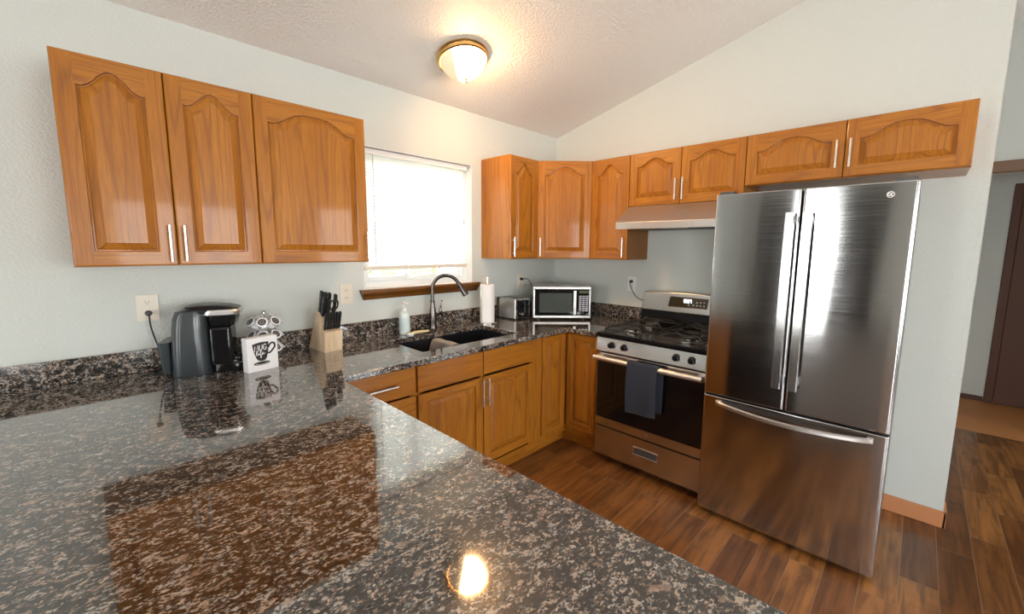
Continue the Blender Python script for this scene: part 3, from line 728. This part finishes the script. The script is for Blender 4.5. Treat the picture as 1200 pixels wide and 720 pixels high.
# ------------------------------------------------------------------ mug sign
t = thing('mug_sign', 'white block sign with a black mug drawing in front of the pods', 'sign', (-2.632, -.380, .914), math.radians(12))
Wd, Hd = .134, .157
box(0, Wd, 0, .045, 0, Hd, .0015).build('block', WHITEP, t)
mb = MB(); cup = []
for k in range(13): q = k / 12; cup.append((.022 + .072 * q, .128 + .004 * math.sin(PI * q) + .004 * q))
cup += [(.093, .110), (.090, .085), (.084, .062), (.078, .050)] + [(.078 - .032 * k / 6, .050 - .004 * math.sin(PI * k / 6)) for k in range(1, 7)] + [(.038, .060), (.031, .080), (.025, .105)]
mb.poly(cup, -.0006)
mb.poly([(.060 + .036 * math.cos(2 * PI * k / 32), .036 + .0085 * math.sin(2 * PI * k / 32)) for k in range(32)], -.0006)
hp = [(.091, .104), (.099, .118), (.111, .124), (.120, .117), (.120, .103), (.110, .090), (.099, .080), (.088, .078)]
mb.ribbon([(p.x, p.y) for p in spline([(a, b, 0) for a, b in hp], 5)], .0085, -.0006)
mb.build('mug_drawing', INK, t)
mb = MB(); rb = lambda pts, w_=.0034: mb.ribbon(pts, w_, -.0011)
sp2 = lambda pts, n=5: [(p.x, p.y) for p in spline([(a, b, 0) for a, b in pts], n)]
rb([(.031, .093), (.033, .119), (.039, .103), (.046, .121), (.048, .094)])                                 # M
rb(sp2([(.053, .121), (.053, .106), (.055, .097), (.061, .097), (.064, .104), (.065, .122)]))              # U
rb(sp2([(.083, .118), (.077, .123), (.071, .117), (.070, .105), (.074, .098), (.081, .099), (.083, .108)])); rb([(.084, .108), (.077, .108)])  # G
rb(sp2([(.037, .076), (.043, .092), (.041, .096), (.038, .086), (.038, .076), (.043, .075)]), .0026)       # l
rb(sp2([(.043, .075), (.047, .084), (.047, .077), (.051, .076)]), .0026); rb([(.0475, .089), (.0485, .0905)], .003)  # i
rb(sp2([(.051, .076), (.059, .091), (.060, .096), (.056, .090), (.056, .062), (.059, .068), (.061, .077)]), .0026)   # f
rb(sp2([(.061, .077), (.068, .082), (.067, .086), (.063, .083), (.064, .077), (.071, .078), (.076, .082)]), .0026)   # e
rb(sp2([(.033, .036), (.05, .031), (.07, .031), (.087, .037)]), .0016)
mb.build('mug_lettering', WHITEP, t)

# ------------------------------------------------------------------ knife block
t0 = thing('knife_block', 'pale maple knife block in front of the second outlet', 'knife block', (-2.243, -.236, .914), math.radians(4))
bw = .100
mb = MB().prism([(.192, 0), (.080, 0), (.022, .186), (.072, .221)], 'x', 0, bw); mb.build('tall_slotted_block', MAPLE, t0)
mb = MB().prism([(.079, 0), (.0, 0), (-.012, .112), (.044, .126)], 'x', .001, bw - .001); mb.build('front_slotted_block', MAPLE, t0)
RZ = Matrix.Rotation(math.radians(4), 4, 'Z')
def knife(label, group, x, y, z, ln, wdt, lean, thin=.013, kind='kitchen_knife'):
    t = thing(kind, label, 'knife', RZ @ Vector((x, y, z)) + Vector((-2.243, -.236, .914)), math.radians(4), group)
    M = Matrix.Rotation(lean, 4, 'X')
    L = []
    for q, s in ((0, .80), (.05, .95), (.3, .86), (.6, .95), (.88, 1.12), (.97, 1.0), (1.0, .7)):
        L.append([M @ Vector((p[0], p[1], p[2])) for p in rr_loop(-thin / 2 * min(1, s + .1), thin / 2 * min(1, s + .1), -wdt / 2 * s, wdt / 2 * s, .006 + q * ln, .0035, 3)])
    gp = MB().loops(L).build('grip', BLACKP, t)
    mb = MB(); n0 = 0; mb.box(-.0045, .0045, -wdt * .42, wdt * .42, 0.0005, .008, .001, 1)
    for v in mb.bm.verts: v.co = M @ v.co
    mb.build('bolster', CHROME, t)
    for q in (.25, .5, .75):
        mb = MB(); p = M @ Vector((0, 0, .006 + q * ln)); mb.cyl(p - Vector((thin / 2 + .0006, 0, 0)), p + Vector((thin / 2 + .0006, 0, 0)), .0022, n=8)
        mb.build('rivet', CHROME, gp)
lean = math.radians(17)
sh = lambda yy: .186 + (yy - .022) / .05 * .035 
for i, (xx, yy, ln) in enumerate([(.012, .060, .122), (.033, .058, .115), (.054, .058, .110), (.012, .034, .112), (.088, .056, .100), (.036, .032, .100)]):
    knife('black-handled %s knife in the %s row of the tall block%s' % (['long', 'long', 'long', 'shorter', 'slim', 'shorter'][i], 'back' if yy > .05 else 'middle', ['', ', second from left', ', third from left', ' at its left', ' at its right end', ', second from left'][i]), 'large knives in the tall block', xx, yy, sh(yy), ln, .024, lean)
# kitchen shears
t = thing('kitchen_shears', 'black looped kitchen shears upright among the large knives', 'scissors', RZ @ Vector((.072, .036, sh(.036))) + Vector((-2.243, -.236, .914)), math.radians(4))
for s in (-1, 1):
    mb = MB(); M = Matrix.Rotation(lean, 4, 'X')
    mb.tube([M @ Vector((s * (.012 + .010 * math.cos(a_)), 0, .062 + .026 * math.sin(a_))) for a_ in [2 * PI * k / 20 for k in range(21)]], .0042, 8)
    mb.tube([M @ Vector((s * .002, 0, .0)), M @ Vector((s * .003, 0, .02)), M @ Vector((s * .008, 0, .04))], .005, 8); mb.build('handle_loop', BLACKP, t)
for i in range(6):
    xx = .011 + .0157 * i; yy = .012
    knife('small black-handled steak knife in the front block, %s from the left' % ['first', 'second', 'third', 'fourth', 'fifth', 'sixth'][i], 'steak knives in the front row', xx, yy, .1185, .098, .017, math.radians(15), .0105, 'steak_knife')

# ------------------------------------------------------------------ outlets, plugs, cords
def outlet(label, loc, rotz, mat=IVORY, switch=False, wd=.078, ht=.120):
    t = thing('wall_outlet' if not switch else 'light_switch', label, 'outlet' if not switch else 'switch', loc, rotz)
    box(-wd / 2, wd / 2, -.006, -.0005, -ht / 2, ht / 2, .002, 2).build('cover_plate', mat, t)
    if switch: box(-.005, .005, -.016, -.0055, -.012, .010, .002).build('toggle', mat, t); return t
    for s in (-1, 1):
        r = MB().prism([(.017 * math.cos(2 * PI * k / 20) , s * .024 + max(-.013, min(.013, .018 * math.sin(2 * PI * k / 20)))) for k in range(20)], 'y', -.0085, -.006).build('socket', mat, t)
        mb = MB().box(-.0075, -.0055, -.0092, -.0086, s * .024 - .001, s * .024 + .007).box(.0055, .0075, -.0092, -.0086, s * .024 - .001, s * .024 + .006).cyl((0, -.0086, s * .024 - .006), (0, -.0092, s * .024 - .006), .0022, n=10)
        mb.build('slots', BLACKP, r)
    MB().cyl((0, -.006, 0), (0, -.0072, 0), .0028, n=12).build('screw', mat, t)
    return t
outlet('ivory wall outlet above the backsplash with a black plug, left of the coffee maker', (-2.921, 0, 1.204), 0)
outlet('ivory wall outlet behind the knife block, nothing plugged in', (-2.011, 0, 1.199), 0)
outlet('wall outlet above the toaster with the microwave plug', (-.477, 0, 1.194), 0, IVORY)
outlet('wall outlet on the stove wall with the range plug', (0, -.822, 1.200), R90, WHITEP)
outlet('plain switch plate partly hidden by the paper towels', (-.872, 0, 1.19), 0, IVORY, True)
def cord(label, plug, plug_dir, pts, r=.0032):
    t = thing('power_cord', label, 'cord', (0, 0, 0))
    P = Vector(plug); D = Vector(plug_dir)
    mb = MB(); mb.cyl(P, P + D * .012, .013, .013, 12); mb.cyl(P + D * .012, P + D * .030, .013, .006, 12); mb.build('plug', BLACKP, t)
    MB().tube(spline(pts, 8), r, 8).build('cable', BLACKP, t)
cord('black cord from the left outlet down to the coffee maker', (-2.921, -.0095, 1.180), (0, -1, 0), [(-2.921, -.038, 1.180), (-2.922, -.050, 1.165), (-2.920, -.052, 1.12), (-2.905, -.050, 1.04), (-2.885, -.058, .975), (-2.900, -.062, .935), (-2.94, -.07, .9185), (-2.93, -.10, .918), (-2.89, -.13, .918)])
cord('black cord looping from the outlet down behind the microwave', (-.477, -.0095, 1.218), (0, -1, 0), [(-.477, -.038, 1.218), (-.45, -.052, 1.222), (-.41, -.060, 1.19), (-.385, -.062, 1.12), (-.395, -.06, 1.05), (-.38, -.07, .99)])
cord('black cord from the stove wall outlet behind the range', (-.0095, -.822, 1.222), (-1, 0, 0), [(-.038, -.822, 1.222), (-.045, -.826, 1.205), (-.042, -.838, 1.17), (-.036, -.865, 1.12), (-.034, -.90, 1.09), (-.034, -.958, 1.075)])

# ------------------------------------------------------------------ paper towels
t = thing('paper_towel_holder', 'chrome paper towel stand at the right of the sink', 'holder', (-1.005, -.165, .914))
mb = MB().lathe([(.072, 0), (.072, .006), (.066, .010), (.006, .011)], n=32).cyl((0, 0, .01), (0, 0, .335), .005, n=12); mb.lathe([(.003, .333), (.010, .340), (.010, .350), (.002, .357)], n=16); mb.build('stand', CHROME, t)
t = thing('paper_towel_roll', 'white paper towel roll standing on the chrome stand', 'paper towels', (-1.005, -.165, .9255))
MB().lathe([(.020, 0), (.053, 0), (.054, .002), (.054, .282), (.053, .284), (.020, .284), (.020, 0)], n=40, cap0=False, cap1=False).build('roll', PAPER, t)
MB().lathe([(.0195, .001), (.0195, .2845), (.0180, .2845), (.0180, .001), (.0195, .001)], n=24, cap0=False, cap1=False).build('core', plain('cardboard', (.45, .33, .22), .9), t)
mb = MB(); pts = []
for k in range(9):
    q = k / 8; a = math.radians(215 - 20 * q); r = .0555 + .012 * q * q; pts.append((r * math.cos(a), r * math.sin(a)))
mb.loops([[(p[0], p[1], .002) for p in pts] + [(p[0] * 1.01 , p[1] * 1.01 - .0008, .002) for p in pts[::-1]], [(p[0], p[1], .280) for p in pts] + [(p[0] * 1.01, p[1] * 1.01 - .0008, .280) for p in pts[::-1]]]); mb.build('loose_sheet', PAPER, t)

# ------------------------------------------------------------------ toaster
t = thing('toaster', 'square stainless two-slot toaster between paper towels and microwave', 'toaster', (-.693, -.135, .914), math.radians(2))
hw, hl, z0, z1 = .080, .108, .012, .168
mb = MB(); L = [rr_loop(-hw, hw, -hl + .012, hl - .012, z0, .016, 4), rr_loop(-hw, hw, -hl + .012, hl - .012, z1 - .012, .016, 4), rr_loop(-hw + .004, hw - .004, -hl + .013, hl - .013, z1 - .003, .016, 4), rr_loop(-hw + .012, hw - .012, -hl + .016, hl - .016, z1, .014, 4)]
mb.loops(L); mb.build('housing', SS, t)
for s in (-1, 1):
    mb = MB(); mb.box(-hw - .002, hw + .002, s * hl - (.012 if s > 0 else 0), s * hl + (.012 if s < 0 else 0), z0, z1 + .001, .005, 2); mb.build('end_cap', CHROME if s < 0 else BLACKP, t)
ep = box(-hw + .013, hw - .013, -hl - .002, -hl, z0 + .014, z1 - .012, .001, 1).build('control_panel', BLACKG, t)
box(.012, .018, -hl - .004, -hl - .002, .05, .145).build('lever_track', SS, ep)
box(.002, .030, -hl - .024, -hl - .002, .105, .117, .003).build('lever', BLACKP, t)
MB().cyl((-.022, -hl - .002, .048), (-.022, -hl - .018, .048), .015, .013, 20).build('dial', CHROME, t)
for xx in (-.028, .028): box(xx - .014, xx + .014, -.075, .075, z1 - .001, z1 + .0015, .0005, 1).build('bread_slot', BLACKM, t)
for sx_ in (-.06, .06):
    for sy_ in (-.085, .085): MB().cyl((sx_, sy_, .0005), (sx_, sy_, .0125), .010, n=14).build('foot', BLACKP, t)

# ------------------------------------------------------------------ microwave  (local: front at y=0 facing -y, x across)
t = thing('microwave', 'stainless microwave set diagonally in the corner of the counter', 'microwave', (-.653, -.317, .914), -PI / 4)
mw, z0, z1, dp = .462, .016, .268, .34
mb = MB().box(.003, mw - .003, .018, dp, z0 + .004, z1 - .002, .004); mb.build('cabinet', SS, t)
mb = MB(); fr = .020
mb.box(0, mw, 0, .018, z1 - fr, z1, .003).box(0, mw, 0, .018, z0, z0 + fr, .003).box(0, .014, 0, .018, z0 + fr, z1 - fr, .003).box(mw - .014, mw, 0, .018, z0 + fr, z1 - fr, .003); mb.build('front_frame', SS, t)
dr = box(.0142, .348, -.002, .017, z0 + fr + .0002, z1 - fr - .0002, .002).build('door', BLACKG, t)
mb = MB().box(.050, .310, -.0028, -.0022, z0 + .045, z1 - .05); mb.build('door_window', plain('mesh_window', (.06, .075, .07), .12), dr)
mb = MB().box(.319, .343, -.026, -.018, z0 + fr + .01, z1 - fr - .008, .004).box(.323, .339, -.019, -.002, z0 + fr + .014, z0 + fr + .030).box(.323, .339, -.019, -.002, z1 - fr - .028, z1 - fr - .012); mb.build('handle', SS, dr)
kp = box(.350, mw - .0142, -.001, .017, z0 + fr + .0002, z1 - fr - .0002, .001).build('control_panel', BLACKG, t)
box(.366, .440, -.0020, -.0012, z1 - .050, z1 - .030).build('display', LCDG, kp)
mb = MB()
for r in range(8):
    zz = z1 - .070 - r * .0165
    for c in range(3):
        xx = .366 + c * .0265; mb.box(xx, xx + .021, -.0026, -.0012, zz - .011, zz)
mb.build('keypad', KEYW, kp)
for sx_ in (.05, mw - .05):
    for sy_ in (.05, dp - .04): MB().cyl((sx_, sy_, .0005), (sx_, sy_, z0 + .005), .014, n=14).build('foot', BLACKP, t)

# ------------------------------------------------------------------ small round badge
def badge(parent, x, y, z, r, mat_ring, mat_in):
    mb = MB(); mb.cyl((0, 0, 0), (0, -.0015, 0), r, r * .96, 28); mb.mi = 1
    mb.tube([(r * .72 * math.cos(a), -.0018, r * .72 * math.sin(a)) for a in [2 * PI * k / 28 for k in range(29)]], r * .09, 6)
    mb.tube(spline([(-r * .05, -.0018, r * .42), (-r * .42, -.0018, r * .30), (-r * .45, -.0018, -r * .2), (-r * .1, -.0018, -r * .28), (0, -.0018, 0), (-r * .25, -.0018, 0)], 6), r * .085, 6)
    mb.tube(spline([(r * .42, -.0018, r * .35), (r * .12, -.0018, r * .30), (r * .14, -.0018, r * .04), (r * .3, -.0018, 0), (r * .08, -.0018, -r * .12), (r * .2, -.0018, -r * .38), (r * .5, -.0018, -r * .2)], 6), r * .085, 6)
    return mb.build('maker_badge', [mat_in, mat_ring], parent, (x, y, z))

# ------------------------------------------------------------------ range  (local: x across, wall at y=0, front -y)
t = thing('gas_range', 'freestanding stainless gas range with black oven door, left of the refrigerator', 'range', (0, -.960, 0), R90); W = .745
mb = MB().box(0.001, W - .001, -.66, -.035, .05, .895); mb.box(.03, W - .03, -.60, -.06, 0, .05); mb.build('body', DARKG, t)
mb = MB().box(.003, W - .003, -.705, -.662, .055, .258, .006).build('storage_drawer', SSR, t)
hd = MB(); hd.box(.303, .475, -.709, -.7052, .142, .150, .001, 1).box(.303, .475, -.709, -.7052, .192, .200, .001, 1).box(.303, .311, -.709, -.7052, .150, .192, .001, 1).box(.467, .475, -.709, -.7052, .150, .192, .001, 1); hd.build('recessed_pull', CHROME, mb)
box(.311, .467, -.7064, -.7052, .150, .192).build('pull_recess', DARKG, mb)
od = MB(); od.box(.003, W - .003, -.705, -.662, .266, .785, .006); od = od.build('oven_door', SSR, t)
box(.012, W - .012, -.7085, -.7052, .327, .728, .002).build('oven_window', BLACKG, od)
mb = MB(); zh = .757
mb.tube([(.012 + (W - .024) * k / 24, -.752 - .006 * math.sin(PI * k / 24), zh) for k in range(25)], .017, 14, flat=1.15)
for xx in (.035, W - .035): mb.box(xx - .016, xx + .016, -.748, -.703, zh - .011, zh + .011, .004)
mb.build('handle', HND, od)
badge(od, .387, -.7053, .294, .013, CHROME, SSR)
mb = MB().prism([(-.712, .795), (-.718, .800), (-.702, .888), (-.692, .897), (-.63, .897), (-.63, .795)], 'x', .002, W - .002); cp = mb.build('control_fascia', SSR, t)
for xx in (.120, .214, .562, .655):
    k_ = MB(); k_.lathe([(.023, 0), (.023, .004), (.0185, .008), (.017, .026), (.014, .028), (.0, .028)], n=24, mat=Matrix.Rotation(PI / 2, 3, 'X')); k_.box(-.0035, .0035, -.034, -.024, -.016, .016, .001, 1)
    k_ = k_.build('burner_knob', BLACKM, cp, (xx, -.7100, .846))
    MB().lathe([(.0245, -.0005), (.0245, .0015), (.0232, .0015), (.0232, -.0005)], n=24, mat=Matrix.Rotation(PI / 2, 3, 'X'), cap0=False, cap1=False).build('knob_ring', CHROME, k_)
mb = MB().box(.0, W, -.715, -.10, .898, .922, .006, 2); ck = mb.build('cooktop', BLACKM, t)
burn = [(.175, -.545, .036), (.175, -.265, .044), (.565, -.545, .044), (.565, -.265, .034)]
for bx_, by_, br_ in burn:
    b_ = MB().lathe([(br_ + .022, .9225), (br_ + .020, .926), (br_ + .004, .928), (br_, .930), (br_, .938), (0, .938)], (bx_, by_, 0), 28).build('burner_base', CHROME, ck)
    MB().lathe([(br_ - .001, .9385), (br_, .942), (br_ - .006, .947), (0, .948)], (bx_, by_, 0), 28).build('burner_cap', IRON, b_)
for gx in (.045, .395):
    gw = .305; mb = MB(); zt = .968; r = .0052
    ya, yb = -.675, -.135
    ring = [(gx, ya), (gx + gw, ya), (gx + gw, yb), (gx, yb), (gx, ya)]
    for (p, q) in zip(ring, ring[1:]): mb.tube([(p[0], p[1], .945), (q[0], q[1], .945)], r, 8)
    for p in ring[:4]: mb.cyl((p[0], p[1], .9225), (p[0], p[1], .950), .007, n=10)
    mb.tube([(gx, (ya + yb) / 2, .945), (gx + gw, (ya + yb) / 2, .945)], r, 8)
    for bx_, by_, br_ in burn:
        if not (gx < bx_ < gx + gw): continue
        for k in range(4):
            a = PI / 4 + k * PI / 2; ex = bx_ + .135 * (1 if math.cos(a) > 0 else -1) ; ey = by_ + .13 * (1 if math.sin(a) > 0 else -1)
            ex = max(gx, min(gx + gw, ex)); ey = max(ya, min(yb, ey))
            mb.tube(spline([(ex, ey, .945), (bx_ + (ex - bx_) * .75, by_ + (ey - by_) * .75, zt), (bx_ + (ex - bx_) * .3, by_ + (ey - by_) * .3, zt)], 5), r, 8)
        mb.tube([(bx_ + .075 * math.cos(2 * PI * k / 24), by_ + .075 * math.sin(2 * PI * k / 24), zt) for k in range(25)], r * .9, 8)
    mb.build('grate', IRON, ck)
# backguard: black base, steel arched head
mb = MB().prism([(-.035, .898), (-.115, .898), (-.100, .925), (-.088, 1.015), (-.035, 1.015)], 'x', .004, W - .004); bgd = mb.build('backguard_base', BLACKM, t)
mb = MB(); L = []
out = [(.003, 1.015), (W - .003, 1.015)] + [(W - .018 - (W - .036) * k / 16, 1.160 + .016 * math.sin(PI * k / 16)) for k in range(17)]
for yy, ins in ((-.034, .0), (-.080, .0), (-.092, .006), (-.095, .014)):
    cx_, cz_ = W / 2, 1.09
    L.append([(p[0] + (cx_ - p[0]) * ins / .35, yy - (.010 * (1 - (p[1] - 1.015) / .16)), p[1] + (cz_ - p[1]) * ins / .08) for p in out])
mb.loops(L); bh = mb.build('backguard_head', SSR, t, ang=.9)
def onface(z): return -.0955 - .010 * (1 - (z - 1.015) / .16)
mb = MB(); v = [(x, onface(z) - .0015, z) for x, z in ((.222, 1.062), (.505, 1.068), (.512, 1.138), (.236, 1.138))]; v2 = [(p[0], p[1] + .004, p[2]) for p in v]
mb.loops([v2, v]); dsp = mb.build('display', AMBER, bh, smooth=False)
mb = MB(); cyc = v + [v[0]]; mb.tube([(p[0], p[1], p[2]) for p in cyc], .0022, 6); mb.build('display_bezel', CHROME, dsp)
SEG = {'1': 'bc', '2': 'abged', '7': 'abc', '0': 'abcdef', '8': 'abcdefg'}
def digits(txt, x, z, h, y0, mat, par):
    mb = MB(); w_ = h * .5
    for ch in txt:
        if ch == ':':
            for q in (.3, .7): mb.box(x, x + h * .1, y0 - .0004, y0, z + h * q, z + h * (q + .1))
            x += h * .25; continue
        s = {'a': ((0, 1), (1, 1)), 'b': ((1, .5), (1, 1)), 'c': ((1, 0), (1, .5)), 'd': ((0, 0), (1, 0)), 'e': ((0, 0), (0, .5)), 'f': ((0, .5), (0, 1)), 'g': ((0, .5), (1, .5))}
        for k in SEG[ch]:
            (a, b), (c, d) = s[k]; th = h * .07
            mb.box(x + a * w_ - th, x + c * w_ + th, y0 - .0004, y0, z + b * h - th, z + d * h + th)
        x += h * .72
    return mb.build('lit_digits', mat, par)
digits('12:07', .330, 1.102, .022, onface(1.11) - .003, LCDW, dsp)
mb = MB()
for (x, z) in ((.372, 1.082), (.405, 1.084), (.43, 1.084), (.455, 1.084), (.43, 1.105), (.455, 1.107), (.48, 1.084), (.48, 1.108)): mb.box(x, x + .010, onface(z) - .0034, onface(z) - .0028, z, z + .006)
mb.build('display_keys', GREYPL, dsp)
# towel over the oven handle
def twl(u, v):
    x = .278 + .200 * v + .004 * math.sin(u * 6); zt = zh + .020
    s = u * .70
    if s < .30: z = zt - .30 + s - .0; y = -.735 + 0.004 * math.sin(v * 9)
    elif s < .37: a = (s - .30) / .07 * PI; y = -.757 + .0235 * math.cos(a); z = zt - .0 + .006 * math.sin(a); 
    else: k = s - .37; z = zt - k; y = -.7815 - .004 * math.sin(v * 8 + k * 6) * min(1, k * 8) - .003 * math.sin(k * 14)
    if s > .37: z -= 0
    if s < .30: x += .018; y = min(y, -.726)
    return (x, y, z + (.010 * v if s > .5 else 0))
tw = cloth('dish_towel', twl, 60, 16, NAVY, .0035); tw.location = (0, -.960, 0); tw.rotation_euler = (0, 0, R90); tag(tw, 'dark navy terry towel hanging over the oven door handle', 'towel')

# ------------------------------------------------------------------ range hood
t = thing('range_hood', 'brushed stainless under-cabinet range hood above the gas range', 'range hood', (0, -.950, 0), R90); W = .752
MB().prism([(-.001, 1.787), (-.335, 1.787), (-.350, 1.775), (-.498, 1.668), (-.500, 1.660), (-.500, 1.622), (-.494, 1.622), (-.494, 1.640), (-.001, 1.640)], 'x', 0, W).build('canopy', SS, t)
mb = MB().box(.02, W - .02, -.48, -.03, 1.628, 1.6395); mb.build('filter_panel', DARKG, t)
box(.30, .46, -.45, -.37, 1.624, 1.6275, .001, 1).build('light_lens', WHITEP, t)
for k in range(3): box(.46 + .03 * k, .48 + .03 * k, -.503, -.5002, 1.635, 1.648, .001, 1).build('switch', GREYPL, t)

# ------------------------------------------------------------------ refrigerator
t = thing('refrigerator', 'tall stainless French door refrigerator with bottom freezer drawer', 'refrigerator', (0, -1.716, 0), R90); W = .777
mb = MB().box(.006, W - .006, -.715, -.03, .03, 1.765, .004).box(.02, W - .02, -.70, -.60, .001, .03); mb.build('cabinet_body', DARKG, t)
def fdoor(name, x0, x1, z0, z1):
    mb = MB(); N = 20; pts = []
    for k in range(N + 1):
        q = k / N; x = x0 + (x1 - x0) * q; e = min(q, 1 - q) * (x1 - x0); r = .014
        yy = -.787 + (r - math.sqrt(max(0, r * r - (r - min(e, r)) ** 2))) + .004 * ((x - W / 2) / (W / 2)) ** 2
        pts.append((x, yy))
    # finer rounding at both edges
    P = []
    for k in range(7): a = PI / 2 * k / 6; P.append((x0 + .012 * (1 - math.cos(a)), -.720 - (.055) if False else -.787 + .012 * (1 - math.sin(a)) + .004 * ((x0 - W / 2) / (W / 2)) ** 2))
    for k in range(1, N): x = x0 + .012 + (x1 - x0 - .024) * k / N; P.append((x, -.787 + .004 * ((x - W / 2) / (W / 2)) ** 2))
    for k in range(7): a = PI / 2 * (1 - k / 6); P.append((x1 - .012 * (1 - math.cos(a)), -.787 + .012 * (1 - math.sin(a)) + .004 * ((x1 - W / 2) / (W / 2)) ** 2))
    full = P + [(x1, -.722), (x0, -.722)]
    def lp(z, ins):
        out = []
        for (x, y) in full:
            out.append((x, y + ins if y < -.74 else y, z))
        return out
    mb.loops([lp(z0, .006), lp(z0 + .002, .002), lp(z0 + .006, 0), lp(z1 - .006, 0), lp(z1 - .002, .002), lp(z1, .006)])
    return mb.build(name, SSF, t, ang=.7)
xs = .384
dl_ = fdoor('door', 0, xs - .003, .704, 1.770); dr_ = fdoor('door', xs + .003, W, .704, 1.770); fz = fdoor('freezer_drawer', 0, W, .028, .694)
def bar(par, p, wdt, thk, axis):
    mb = MB(); L = []
    for (x, y, z) in p:
        if axis == 'z': L.append([(x - wdt / 2, y + thk, z), (x - wdt / 2 + .004, y, z), (x + wdt / 2 - .004, y, z), (x + wdt / 2, y + thk, z)])
        else: L.append([(x, y + thk, z - wdt / 2), (x, y, z - wdt / 2 + .006), (x, y, z + wdt / 2 - .006), (x, y + thk, z + wdt / 2)])
    mb.loops(L); return mb.build('handle', SSV if axis == 'z' else SS, par)
for par, x in ((dl_, xs - .036), (dr_, xs + .032)):
    p = []
    for k in range(21):
        q = k / 20; z = .82 + .84 * q; y = -.832 - .008 * math.sin(PI * q); p.append((x, y, z))
    h_ = bar(par, p, .040, .010, 'z')
    for zq in (.835, 1.61): box(x - .012, x + .012, -.826, -.785, zq, zq + .035, .003).build('mount', SSV, h_)
p = []
for k in range(25):
    q = k / 24; p.append((.070 + .657 * q, -.800 - .050 * math.sin(PI * q) ** .6, .664 - .014 * math.sin(PI * q)))
h_ = bar(fz, p, .026, .010, 'x')
for xq in (.072, .705): box(xq, xq + .02, -.806, -.784, .654, .674, .003).build('mount', SS, h_)
badge(dr_, .690, -.7862, 1.717, .016, WHITEP, SSF)
for xq in (.01, W - .08): box(xq, xq + .07, -.76, -.70, 1.7705, 1.785, .003).build('hinge_cover', DARKG, t)

# ------------------------------------------------------------------ ceiling light
lx, ly = -1.470, -.470; lz = HC - SL * ly
t = thing('ceiling_light', 'brass rimmed alabaster dome light on the sloped ceiling', 'ceiling light', (lx, ly, lz)); t.rotation_euler = (-math.atan(SL), 0, 0)
MB().lathe([(.10, -.001), (.150, -.002), (.153, -.010), (.146, -.016), (.150, -.022), (.147, -.034), (.140, -.040), (.134, -.036), (.130, -.010), (.10, -.006)], n=48, cap0=False, cap1=False).build('rim', BRASS, t)
MB().lathe([(.134, -.038), (.128, -.055), (.108, -.085), (.078, -.112), (.045, -.130), (.016, -.138), (.0, -.139)], n=48, cap0=False, cap1=False).build('glass_dome', DOME, t)
MB().lathe([(.004, -.135), (.010, -.140), (.011, -.146), (.005, -.150), (.008, -.156), (.004, -.164), (.0, -.166)], n=18).build('finial', BRASS, t)

# ------------------------------------------------------------------ unseen curtains added beside the narrow west window to darken refrigerator reflections
def added_curtain(y0, y1, label):
    mb = MB(); P = []; n_ = 60
    for k in range(n_ + 1): q = k / n_; P.append((XW + .07 + .028 * math.sin(q * (y1 - y0) * 62), y0 + (y1 - y0) * q))
    t = thing('added_curtain', label, 'added_curtain', (0, 0, 0))
    mb.loops([[(p[0], p[1], .02) for p in P], [(p[0] + (.006 if i % 2 else 0), p[1], 1.2) for i, p in enumerate(P)], [(p[0], p[1], 2.50) for p in P]], closed=False)
    o = mb.build('cloth_panel', DCURT, t)
    sm = o.modifiers.new('thick', 'SOLIDIFY'); sm.thickness = .004
    MB().cyl((XW + .07, y0 - .04, 2.515), (XW + .07, y1 + .04, 2.515), .013, n=14).build('rod', BRASS, t)
DCURT = cloth_mat('added_curtain_cloth', (.085, .078, .070), 300)
added_curtain(-.96, -.42, 'unseen dark drape added for refrigerator reflections, window wall side of the narrow west window')
added_curtain(-2.30, -1.63, 'unseen dark drape added for refrigerator reflections, between the narrow and the broad west window')
